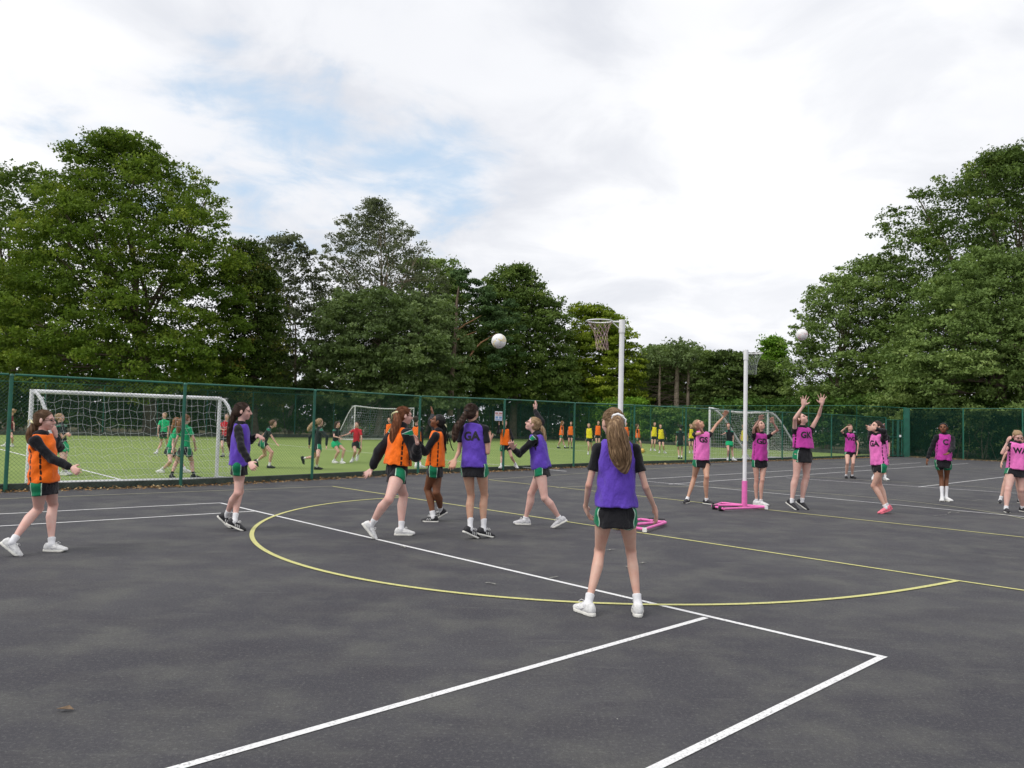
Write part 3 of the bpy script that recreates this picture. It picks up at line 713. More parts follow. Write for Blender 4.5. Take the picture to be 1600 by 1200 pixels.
tree('broadleaf_tree', 'dark back tree at the left edge of the picture behind the tall beech', 60, [(262, 0, 80), (285, -70, 110), (340, -110, 140), (430, -130, 150), (520, -140, 160), (600, -130, 150)], 'oak', 34000, 10, leaf=.2, trunk=(.4, 20))
tree('broadleaf_tree', 'huge yellow-green beech, tallest tree on the left, with sky gaps in its crown', 53, [(214, 150, 215), (235, 118, 262), (270, 105, 318), (310, 62, 345), (370, 20, 384), (430, -10, 402), (500, -25, 405), (560, -30, 395), (615, -20, 380)], 'beech', 140000, 11, lobe=.72, leaf=.155, trunk=(.5, 240), cl=(.45, 1.15), nclus=1900, flat=.48, limbs=26)
tree('broadleaf_tree', 'green tree with yellowing patches, right of the tall beech', 56, [(375, 370, 400), (410, 355, 425), (480, 345, 450), (560, 340, 455), (630, 340, 455)], 'yellow', 26000, 12, leaf=.17, trunk=(.25, 400), leafmat=m_leaf('leaf_turning', (.04, .07, .015), (.09, .13, .03), (.30, .24, .05), .25))
tree('birch_tree', 'thin airy grey-green tree between the beech and the tall birch', 63, [(366, 425, 462), (400, 400, 500), (450, 390, 520), (520, 390, 525), (620, 390, 520)], 'birch', 24000, 13, leaf=.16, trunk=(.16, 455), cl=(.35, .8), bark=BARK_PALE)
tree('birch_tree', 'tall airy pointed birch in the middle left, leaves sparse against the sky', 64, [(308, 574, 594), (330, 552, 618), (365, 512, 655), (400, 500, 685), (450, 480, 708), (510, 480, 720), (570, 490, 722)], 'birch', 44000, 14, lobe=.6, core=.45, leaf=.135, trunk=(.22, 590), cl=(.3, .75), nclus=1300, bark=BARK_PALE, limbs=30)
tree('broadleaf_tree', 'dense olive-green spreading tree in front of the tall birch', 60, [(455, 520, 690), (490, 485, 722), (540, 470, 738), (590, 470, 735), (632, 475, 725)], 'olive', 52000, 15, leaf=.18, trunk=(.35, 620), flat=.38, droop=.2, nclus=900)
tree('broadleaf_tree', 'small dark green tree with a notched top behind the pine trunk', 70, [(405, 700, 716), (440, 690, 722), (490, 680, 745), (560, 680, 760), (615, 680, 760)], 'grey', 14000, 16, leaf=.2, trunk=(.2, 715))
tree('oak_tree', 'round dark oak in the centre behind the netball in the air', 70, [(412, 788, 822), (440, 752, 855), (480, 735, 885), (530, 720, 902), (585, 715, 912), (630, 720, 915)], 'oak', 62000, 17, lobe=.8, leaf=.19, trunk=(.42, 800), nclus=1200, limbs=20)
tree('broadleaf_tree', 'yellow-green tree behind the nearer netball ring', 72, [(474, 895, 935), (500, 885, 975), (530, 880, 1000), (575, 878, 1012), (630, 880, 1010)], 'yellow', 34000, 18, leaf=.19, trunk=(.28, 950), flat=.3, nclus=700)
tree('broadleaf_tree', 'low green tree left of the bare trunks', 76, [(543, 1008, 1050), (560, 1000, 1075), (590, 995, 1085), (630, 995, 1040)], 'grey', 12000, 19, leaf=.2, trunk=(.2, 1030))
tree('conifer_tree', 'dark flat-layered cedar behind the second netball post', 70, [(547, 1120, 1150), (560, 1095, 1200), (585, 1090, 1225), (615, 1085, 1235), (645, 1085, 1235)], 'dark', 30000, 20, leaf=.2, trunk=(.3, 1140), flat=.16, droop=.25, nclus=480, cl=(.7, 1.5), leafmat=m_leaf('leaf_cedar', (.05, .08, .022), (.10, .15, .040), (.18, .23, .07), .2))
tree('poplar_tree', 'narrow bright green tree just left of the second ball in the air', 78, [(527, 1202, 1214), (545, 1190, 1224), (570, 1184, 1230), (610, 1184, 1232)], 'bright', 11000, 21, leaf=.2, trunk=(.15, 1208))
tree('broadleaf_tree', 'dull grey-green tree at the left of the big right-hand group', 64, [(400, 1345, 1400), (428, 1295, 1425), (455, 1258, 1430), (480, 1243, 1430), (520, 1236, 1430), (570, 1228, 1430), (645, 1226, 1430)], 'grey', 46000, 22, lobe=.75, leaf=.18, trunk=(.3, 1290), nclus=760)
tree('broadleaf_tree', 'huge dark green tree filling the right edge of the picture', 60, [(236, 1545, 1590), (262, 1500, 1650), (300, 1425, 1720), (345, 1368, 1780), (390, 1345, 1800), (440, 1358, 1820), (520, 1340, 1830), (600, 1335, 1830), (650, 1335, 1830)], 'oak', 118000, 23, lobe=.66, core=.52, leaf=.175, trunk=(.6, 1600), cl=(.5, 1.3), nclus=1500, flat=.45, limbs=26)
tree('broadleaf_tree', 'broad grey-green layered tree standing in front of the huge right-hand tree', 54, [(390, 1500, 1640), (430, 1450, 1700), (480, 1400, 1740), (540, 1365, 1760), (600, 1350, 1780), (655, 1362, 1780)], 'grey', 90000, 24, lobe=.8, leaf=.16, trunk=(.45, 1560), flat=.36, droop=.2, nclus=1300, cl=(.55, 1.25))
tree('conifer_tree', 'dark green fir crowns filling the gap behind the bare trunks', 82, [(539, 1020, 1085), (552, 1000, 1120), (590, 998, 1125), (640, 998, 1125)], 'grey', 30000, 26, leaf=.2, trunk=(.25, 1045), nclus=340)
tree('broadleaf_tree', 'mid green tree behind the tall birch on its right side', 72, [(400, 640, 690), (430, 620, 722), (480, 610, 735), (600, 610, 740)], 'grey', 20000, 27, leaf=.2, trunk=(.25, 670))
# pine with bare reddish boughs
root = empty('pine_tree', (unproj(706, 640, 62)[0], 62, 0), 'leaning pine trunk with bare reddish boughs reaching right below the ball', 'tree', 'trees behind the pitch')
def pp(x, y, D=62): return unproj(x, y, D)
mb = MB(); mb.tube([pp(703, 650), pp(705, 600), pp(708, 560), pp(712, 520), pp(714, 470), pp(718, 440)], [.26, .22, .19, .15, .1, .04], 9); mb.build('trunk', simple('grey_pine_bark', (.19, .14, .11), .95, .4, 3, bump=.7), root, True)
for pts, q in (([(708, 571), (722, 566), (734, 557), (742, 545), (752, 535), (766, 527), (778, 520)], .10), ([(712, 532), (728, 524), (744, 518)], .06), ([(716, 515), (728, 506), (740, 500), (752, 493)], .07)):
    mb = MB(); mb.tube([pp(x, y, 61.5) for x, y in pts], np.linspace(q, q*.4, len(pts)), 7); mb.build('bough', BARK_RED, root, True)
rr = np.random.default_rng(8); cen = []
for x, y, s in [(745, 455, 20), (765, 470, 25), (775, 500, 22), (800, 500, 25), (790, 540, 25), (780, 560, 18), (725, 430, 12), (760, 485, 20)]:
    for _ in range(16): cen.append(pp(x+rr.normal(0, s*.6), y+rr.normal(0, s*.35), 62+rr.normal(0, 1)))
leaves('needles', np.array(cen), np.full(len(cen), .5), 14000, .16, LEAF['pine'], root, 9, .4)
# bare conifer trunks
for k, (x, yt, yb, q, lab) in enumerate([(1031, 556, 640, .13, 'thin pale bare trunk, left of the bare trunks behind the pitch'), (1058, 552, 700, .24, 'thickest pale bare trunk, reaching the ground behind the pitch'), (1076, 556, 640, .15, 'pale bare trunk nearest the dark cedar')]):
    D = 72; root = empty('bare_trunk_tree', (unproj(x, 680, D)[0], D, 0), lab, 'tree', 'bare conifer trunks')
    mb = MB(); mb.tube([(unproj(x, 640, D)[0], D, -.05), unproj(x-1, 620, D), unproj(x+1, yt, D)], [q*1.2, q, q*.6], 9); mb.build('trunk', BARK_PALE, root, True)
    mb = MB(); r_ = random.Random(k)
    for j in range(40):
        y = r_.uniform(yt, 640); s_ = r_.choice((-1, 1)); a = unproj(x, y, D); b = a+V(s_*r_.uniform(.8, 2.2), r_.uniform(-1, 1), r_.uniform(-.6, .9)); mb.tube([a, (a+b)/2+V(0, 0, r_.uniform(-.2, .2)), b], [.03, .02, .008], 3)
    mb.build('dead_branches', BARK, root)
    cen = np.array([unproj(x+r_.gauss(0, 14), yt+2+r_.gauss(0, 9), D+r_.gauss(0, 1)) for _ in range(50)])
    leaves('top_foliage', cen, np.full(50, .6), 1700, .2, LEAF['olive'], root, 40+k, .8)
# undergrowth behind the pitch: bushes one can tell apart, backed by dark woodland
def bushband(name, label, cat, segs, kind, n, seed, leaf=.13, cl=(.35, .8), nclus=500, mat=None, group=None, flat=.5):
    r = np.random.default_rng(seed); cen = []
    tot = sum(s[4] for s in segs)
    for (x0, x1, D0, D1, wgt, yt0, yt1, dep) in segs:
        for _ in range(int(nclus*wgt/tot)):
            u = r.uniform(); D = D0+(D1-D0)*u+r.uniform(0, dep); x = x0+(x1-x0)*u; yt = yt0+(yt1-yt0)*u+r.normal(0, 5)
            top = unproj(x, yt, D0+(D1-D0)*u)[2]; cen.append((unproj(x, 640, D)[0], D, .1+max(.3, top)*r.uniform(0, 1)**.6))
    cen = np.array(cen); root = empty(name, (cen[:, 0].mean(), cen[:, 1].mean(), 0), label, cat, group)
    leaves('foliage', cen, r.uniform(cl[0], cl[1], len(cen)), n, leaf, mat or LEAF[kind], root, seed+1, flat)
    mb = MB(); 
    for _ in range(30):
        c = cen[r.integers(0, len(cen))]; mb.tube([(c[0]+r.normal(0, .2), c[1], -.05), (c[0]+r.normal(0, .3), c[1]+.1, c[2]*.6), c], [.03, .02, .008], 4)
    o = mb.build('stems', BARK, root); o['kind'] = 'stuff'; return root
bushband('hedge', 'dark hedge behind the left part of the far fence below the beech', 'hedge', [(-80, 430, 51, 57, 1, 590, 605, 3)], 'dark', 34000, 50, .17, nclus=620)
bushband('hedge', 'dark hedge behind the far fence at the distant goal', 'hedge', [(420, 800, 60, 73, 1, 600, 615, 3)], 'dark', 26000, 52, .18, nclus=480)
bushband('shrub', 'grey-green flowering shrub behind the far fence right of the fence sign', 'shrub', [(805, 905, 72.0, 71.5, 1, 620, 622, 1.5)], 'shrub', 17000, 54, .16, nclus=230, mat=m_leaf('leaf_buddleia', (.06, .09, .045), (.12, .16, .09), (.22, .2, .22), .2))
bushband('shrub', 'bright green shrub behind the far fence under the yellow-green tree', 'shrub', [(900, 1010, 71, 65, 1, 628, 632, 1.5)], 'bright', 17000, 56, .16, nclus=230)
bushband('shrub', 'mid green shrub behind the far fence in front of the bare trunks', 'shrub', [(985, 1120, 66.5, 60, 1, 640, 645, 1.5)], 'shrub', 14000, 57, .16, nclus=200)
bushband('hedge', 'dark hedge behind the goal at the right end of the pitch', 'hedge', [(1110, 1420, 62, 53, 1, 625, 628, 3)], 'dark', 24000, 58, .17, nclus=420)
bushband('hedge', 'dark shaded shrubs behind the tall end fence on the right', 'hedge', [(1400, 1760, 55, 45, 1, 628, 640, 2)], 'dark', 36000, 60, .15, nclus=620)
bushband('shrub', 'pale green low branches drooping behind the end fence at the right edge', 'shrub', [(1460, 1700, 50, 45, 1, 636, 640, .6)], 'grey', 0+2400, 62, .14, nclus=60)
r = np.random.default_rng(77)
cen = []
for _ in range(2600):
    x = r.uniform(-350, 1900); D = r.uniform(78, 90); yt = np.interp(x, [-350, 400, 700, 900, 1000, 1230, 1400, 1900], [520, 545, 560, 575, 600, 615, 560, 540])
    top = unproj(x, yt, D)[2]; cen.append((unproj(x, 640, D)[0], D, r.uniform(0, top)))
o = leaves('woodland', np.array(cen), r.uniform(.8, 1.8, len(cen)), 80000, .42, LEAF['dark'], None, 78, .6)
tag(o, 'dark far woodland closing the view behind the separate trees', 'woodland', kind='stuff')

# ================================================================== people
# A body is one closed surface polygonised from a smooth union of tapered limb shapes; garments are made the same way.
class Field:
    def __init__(s, prims, vox, k=130, pad=.03):
        los = []; his = []
        for p in prims: a, b = p['bb']; los.append(a); his.append(b)
        s.lo = np.min(los, 0)-pad; hi = np.max(his, 0)+pad; s.v = vox
        s.n = np.ceil((hi-s.lo)/vox).astype(int)+2
        s.acc = np.zeros(s.n, np.float32); s.k = k
        for p in prims: s.add(p)
        s.F = -np.log(np.maximum(s.acc, 1e-12))/k
    def grid(s, i0, i1):
        ax = [s.lo[d]+s.v*np.arange(i0[d], i1[d]) for d in range(3)]
        return ax[0][:, None, None], ax[1][None, :, None], ax[2][None, None, :]
    def add(s, p):
        a, b = p['bb']; m = .045
        i0 = np.maximum(0, np.floor((a-m-s.lo)/s.v).astype(int)); i1 = np.minimum(s.n, np.ceil((b+m-s.lo)/s.v).astype(int)+1)
        if (i1 <= i0).any(): return
        x, y, z = s.grid(i0, i1); d = p['f'](x, y, z)
        s.acc[i0[0]:i1[0], i0[1]:i1[1], i0[2]:i1[2]] += np.exp(-s.k*np.clip(d, -.15, .3)).astype(np.float32)
    def full(s): return s.grid([0, 0, 0], s.n)
    def cut(s, p, n):           # remove what lies on the side n points to
        x, y, z = s.full(); n = nrm(n); s.F = np.maximum(s.F, (x-p[0])*n[0]+(y-p[1])*n[1]+(z-p[2])*n[2])
    def sub(s, prim, off=0):
        x, y, z = s.full(); s.F = np.maximum(s.F, -(prim['f'](x, y, z)-off))
    def ripple(s, amp, fr, seed=0, vz=.8):
        x, y, z = s.full(); r = np.random.default_rng(seed); w = 0
        for _ in range(5):
            d = nrm(r.normal(0, 1, 3)*[1, 1, vz])*fr*r.uniform(.5, 1.5); w = w+np.sin(x*d[0]+y*d[1]+z*d[2]+r.uniform(0, 6.28))
        s.F = s.F+amp*w/2.2
def surfnet(fl):
    F = fl.F; s = F < 0; n = np.array(F.shape)
    c = s[:-1, :-1, :-1].astype(np.int8)
    for dx in (0, 1):
        for dy in (0, 1):
            for dz in (0, 1):
                if dx+dy+dz: c = c+s[dx:n[0]-1+dx, dy:n[1]-1+dy, dz:n[2]-1+dz]
    ii = np.argwhere((c > 0) & (c < 8))
    if len(ii) == 0: return np.zeros((0, 3)), np.zeros((0, 4), int)
    offs = np.array([(i, j, k) for i in (0, 1) for j in (0, 1) for k in (0, 1)])
    vals = np.stack([F[ii[:, 0]+o[0], ii[:, 1]+o[1], ii[:, 2]+o[2]] for o in offs], 1)
    P = np.zeros((len(ii), 3)); cnt = np.zeros(len(ii))
    for a in range(8):
        for b in range(a+1, 8):
            if np.abs(offs[a]-offs[b]).sum() != 1: continue
            va, vb = vals[:, a], vals[:, b]; cr_ = (va < 0) != (vb < 0); t = np.where(cr_, va/np.where(cr_, va-vb, 1), 0)
            P += np.where(cr_[:, None], offs[a]+t[:, None]*(offs[b]-offs[a]), 0); cnt += cr_
    P = fl.lo+(ii+P/np.maximum(cnt, 1)[:, None])*fl.v
    idx = -np.ones(n-1, np.int32); idx[ii[:, 0], ii[:, 1], ii[:, 2]] = np.arange(len(ii))
    faces = []
    for ax in range(3):
        e = np.argwhere(np.take(s, range(n[ax]-1), ax) != np.take(s, range(1, n[ax]), ax))
        o1, o2 = [(1, 2), (2, 0), (0, 1)][ax]
        e = e[(e[:, o1] > 0) & (e[:, o2] > 0) & (e[:, o1] < n[o1]-1) & (e[:, o2] < n[o2]-1)]
        q = []
        for (a, b) in ((0, 0), (1, 0), (1, 1), (0, 1)):
            t = e.copy(); t[:, o1] -= a; t[:, o2] -= b; q.append(idx[t[:, 0], t[:, 1], t[:, 2]])
        q = np.stack(q, 1); inside = s[e[:, 0], e[:, 1], e[:, 2]]
        q[~inside] = q[~inside][:, ::-1]; faces.append(q[(q >= 0).all(1)])
    return P, np.concatenate(faces)

def tube(a, b, prof, lat=None, rnd=(True, True), rs=1.0):
    """profile rows (t, rx, ry[, oy]); rx across 'lat', ry front-back"""
    a = V(*a); b = V(*b); Ln = np.linalg.norm(b-a)+1e-9; w_ = (b-a)/Ln
    if lat is None: lat = nrm(np.cross(w_, V(.3, 1, .1)))
    u_ = nrm(lat-w_*np.dot(lat, w_)); v_ = np.cross(w_, u_)
    pr_ = np.array([(r[0], r[1]*rs, r[2]*rs, r[3] if len(r) > 3 else 0) for r in prof], float)
    mr = max(pr_[:, 1].max(), pr_[:, 2].max())+abs(pr_[:, 3]).max(); bb = (np.minimum(a, b)-mr, np.maximum(a, b)+mr)
    def f(x, y, z):
        dx, dy, dz = x-a[0], y-a[1], z-a[2]
        w = dx*w_[0]+dy*w_[1]+dz*w_[2]; t = np.clip(w/Ln, 0, 1)
        rx = np.interp(t, pr_[:, 0], pr_[:, 1]); ry = np.interp(t, pr_[:, 0], pr_[:, 2]); oy = np.interp(t, pr_[:, 0], pr_[:, 3]) if abs(pr_[:, 3]).max() > 0 else 0
        u = dx*u_[0]+dy*u_[1]+dz*u_[2]; v = dx*v_[0]+dy*v_[1]+dz*v_[2]-oy
        over = np.maximum(-w, w-Ln); mn = np.minimum(rx, ry)
        ov = np.maximum(over, 0)
        rnd_m = np.where(w < 0, rnd[0], rnd[1])
        q = np.sqrt((u/rx)**2+(v/ry)**2+np.where(rnd_m, (ov/mn)**2, 0)); d = (q-1)*mn
        return np.where(rnd_m, d, np.maximum(d, over))
    return dict(f=f, bb=bb)
def ell(c, r, ax=None):
    c = V(*c); r = np.array(r, float); A = np.eye(3) if ax is None else np.array([nrm(q) for q in ax]); m = r.max()
    def f(x, y, z):
        dx, dy, dz = x-c[0], y-c[1], z-c[2]
        q = np.sqrt(sum(((dx*A[i][0]+dy*A[i][1]+dz*A[i][2])/r[i])**2 for i in range(3))); return (q-1)*r.min()
    return dict(f=f, bb=(c-m, c+m))
def cap(a, b, ra, rb): return tube(a, b, [(0, ra, ra), (1, rb, rb)])
def fwd_of(deg): return V(math.sin(R(deg)), math.cos(R(deg)), 0)
def lat_of(deg): return V(math.cos(R(deg)), -math.sin(R(deg)), 0)       # the person's right-hand side
def on_ray(px, parent, Ln, sign):
    """point that picture position px sees, at distance Ln from parent; sign -1 nearer the camera, +1 farther"""
    o = V(0, 0, CAMZ); d = nrm(unproj(px[0], px[1], 10.)-o); t0 = np.dot(parent-o, d); c = o+d*t0; h2 = Ln**2-np.sum((c-parent)**2)
    if h2 <= 0: return parent+nrm(c-parent)*min(np.linalg.norm(c-parent), Ln*1.12)
    return c+d*sign*math.sqrt(h2)

SKIN = {'pale': skin('skin_pale', (.66, .43, .37)), 'fair': skin('skin_fair', (.61, .39, .31)), 'tan': skin('skin_tan', (.54, .33, .23)), 'brown': skin('skin_brown', (.18, .075, .035)), 'dark': skin('skin_dark', (.16, .07, .04))}
HAIR = {'darkbrown': hairmat('hair_dark_brown', (.035, .02, .014), (.08, .045, .03)), 'brown': hairmat('hair_brown', (.10, .055, .03), (.21, .12, .065)), 'lightbrown': hairmat('hair_light_brown', (.17, .10, .055), (.42, .28, .16)),
        'ginger': hairmat('hair_ginger', (.13, .045, .018), (.27, .10, .045)), 'blonde': hairmat('hair_blonde', (.30, .19, .10), (.58, .42, .25)), 'black': hairmat('hair_black', (.010, .009, .009), (.03, .027, .026)),
        'auburn': hairmat('hair_auburn', (.20, .085, .03), (.42, .20, .09))}
BLACK = (.011, .011, .014); GREEN = (.006, .19, .085)
T_BLACK = cloth('black_shirt_fabric', BLACK, GREEN, (.5, .55, .5)); HOOD = cloth('black_hoodie_fleece', BLACK, GREEN, (.6, .62, .6), rough=.95)
SKORT = cloth('black_skort_fabric', BLACK, GREEN, (.45, .62, .5), edge=.5)
BIBS = {'purple': cloth('purple_bib_fabric', (.120, .058, .46), (.02, .008, .05), None, .5, spots=True), 'orange': cloth('orange_bib_fabric', (.95, .17, .012), (.03, .015, .01), None, .5, spots=True),
        'pink': cloth('bright_pink_bib_fabric', (.80, .18, .52), (.03, .01, .03), None, .5, spots=True), 'magenta': cloth('magenta_bib_fabric', (.50, .050, .34), (.03, .008, .02), None, .5, spots=True),
        'yellow': cloth('yellow_bib_fabric', (.80, .68, .02)), 'red': cloth('red_bib_fabric', (.52, .012, .03)), 'maroon': cloth('maroon_shirt_fabric', (.17, .01, .025)), 'green': cloth('green_shirt_fabric', (.012, .42, .17)),
        'darktee': cloth('dark_team_shirt_fabric', (.012, .016, .018), (.01, .17, .10), (.3, .4, .35)), 'hidden': None}
SOCK = simple('white_sock_knit', (.74, .74, .76), .95, .08, 60, .1); SOCKB = simple('black_sock_knit', (.015, .015, .017), .95, .2, 60, .1)
SHOE_W = simple('white_shoe_leather', (.68, .68, .675), .5, .22, 34, .4, bump=.3); SOLE_W = simple('white_shoe_sole', (.72, .71, .66), .6, .08, 12); SHOE_B = simple('black_shoe_mesh', (.018, .018, .022), .6, .3, 30)
SHOE_P = simple('pink_shoe_mesh', (.72, .16, .22), .6, .3, 25); SOLE_R = simple('gum_shoe_sole', (.24, .09, .05), .7, .2, 12); SHOE_G = simple('grey_shoe_mesh', (.52, .52, .54), .6, .25, 40)
LACE = simple('white_lace', (.75, .75, .74), .8, .05, 40); EYE = simple('dark_eye', (.02, .015, .012), .2, .1, 10, .6); EYEW = simple('eye_white', (.7, .68, .66), .3, .05, 10)
PRINT = simple('black_bib_print', (.012, .01, .015), .6, .15, 20); SCR_Y = simple('pale_yellow_ribbon', (.75, .72, .42), .6, .12, 30); SCR_W = simple('white_satin_ribbon', (.80, .80, .82), .35, .06, 30, .5); SCR_B = simple('blue_hair_tie', (.02, .06, .45), .6, .1, 20)
GLASSF = simple('dark_glasses_frame', (.05, .04, .05), .4, .1, 10)

def hand_prims(W, tip, n, s, curl=.35, spread=.25, side=1, fr=.0074):
    """W wrist, tip direction target, n palm normal (the way the palm faces), side: +1 thumb on +lateral"""
    d = nrm(tip-W); n = nrm(n-d*np.dot(n, d)); l = nrm(np.cross(d, n))*side
    P = [ell(W+d*.045*s, (.046*s, .035*s, .0135*s), (d, l, n)), cap(W-d*.01*s, W+d*.03*s, .0165*s, .02*s)]
    for i, (o, L_) in enumerate([(.027, .068), (.009, .077), (-.009, .071), (-.026, .055)]):
        b = W+d*(.078-.004*abs(i-1))*s+l*o*s; fan = (spread+.08)*(o/.027)*.95
        d1 = nrm(d+l*fan+n*curl*.45); d2 = nrm(d+l*fan*.8+n*(curl*1.5)); m = b+d1*L_*.52*s; e = m+d2*L_*.48*s
        P += [cap(b-d*.015*s, m, fr, fr*.95), cap(m, e, fr*.95, fr*.82)]
    b = W+d*.022*s+l*.027*s; t1 = nrm(d*.75+l*(.75+spread*.8)+n*.35); m = b+t1*.036*s; e = m+nrm(d*1+l*(.35+spread)+n*.25)*.030*s
    P += [cap(b, m, .011*s, .009*s), cap(m, e, .009*s, fr)]
    return P

GLYPH = {}
def letters(txt, size, surf, center, right_, up_, facing, parent, name='bib_letters', bold=.042, mat=None):
    """flat print wrapped onto the bib: text outline cut into a grid and dropped onto the cloth surface"""
    cu = bpy.data.curves.new('t', 'FONT'); cu.body = txt; cu.size = size; cu.align_x = 'CENTER'; cu.align_y = 'CENTER'; cu.offset = bold*size; cu.resolution_u = 3
    to = bpy.data.objects.new('t', cu); C.objects.link(to); me = to.to_mesh(); bm = bmesh.new(); bm.from_mesh(me); to.to_mesh_clear(); bpy.data.objects.remove(to); bpy.data.curves.remove(cu)
    if not bm.verts: return
    xs = [v.co.x for v in bm.verts]; ys = [v.co.y for v in bm.verts]
    for ax, lo, hi in ((0, min(xs), max(xs)), (1, min(ys), max(ys))):
        k = lo+.015
        while k < hi:
            nn = (1, 0, 0) if ax == 0 else (0, 1, 0); co = (k, 0, 0) if ax == 0 else (0, k, 0)
            bmesh.ops.bisect_plane(bm, geom=bm.verts[:]+bm.edges[:]+bm.faces[:], plane_co=co, plane_no=nn); k += .015
    v = []; f = []
    for q in bm.verts:
        o = Vector(center+right_*q.co.x*.95+up_*q.co.y+facing*.3); hit = surf.ray_cast(o, Vector(-facing), .6)
        v.append(V(*hit[0])+facing*.004 if hit[0] is not None else V(*(center-facing*9)))
    far = center-facing*5
    for p in bm.faces:
        ids = [x.index for x in p.verts]
        pp_ = [v[i] for i in ids]
        if all(np.dot(a-far, facing) > 0 for a in pp_) and max(np.linalg.norm(pp_[0]-a) for a in pp_) < .08: f.append(ids)
    bm.free()
    if f:
        used = sorted({i for q in f for i in q}); mp = {i: k for k, i in enumerate(used)}
        mkmesh(name, [v[i] for i in used], [[mp[i] for i in q] for q in f], mat or PRINT, parent, smooth=False)

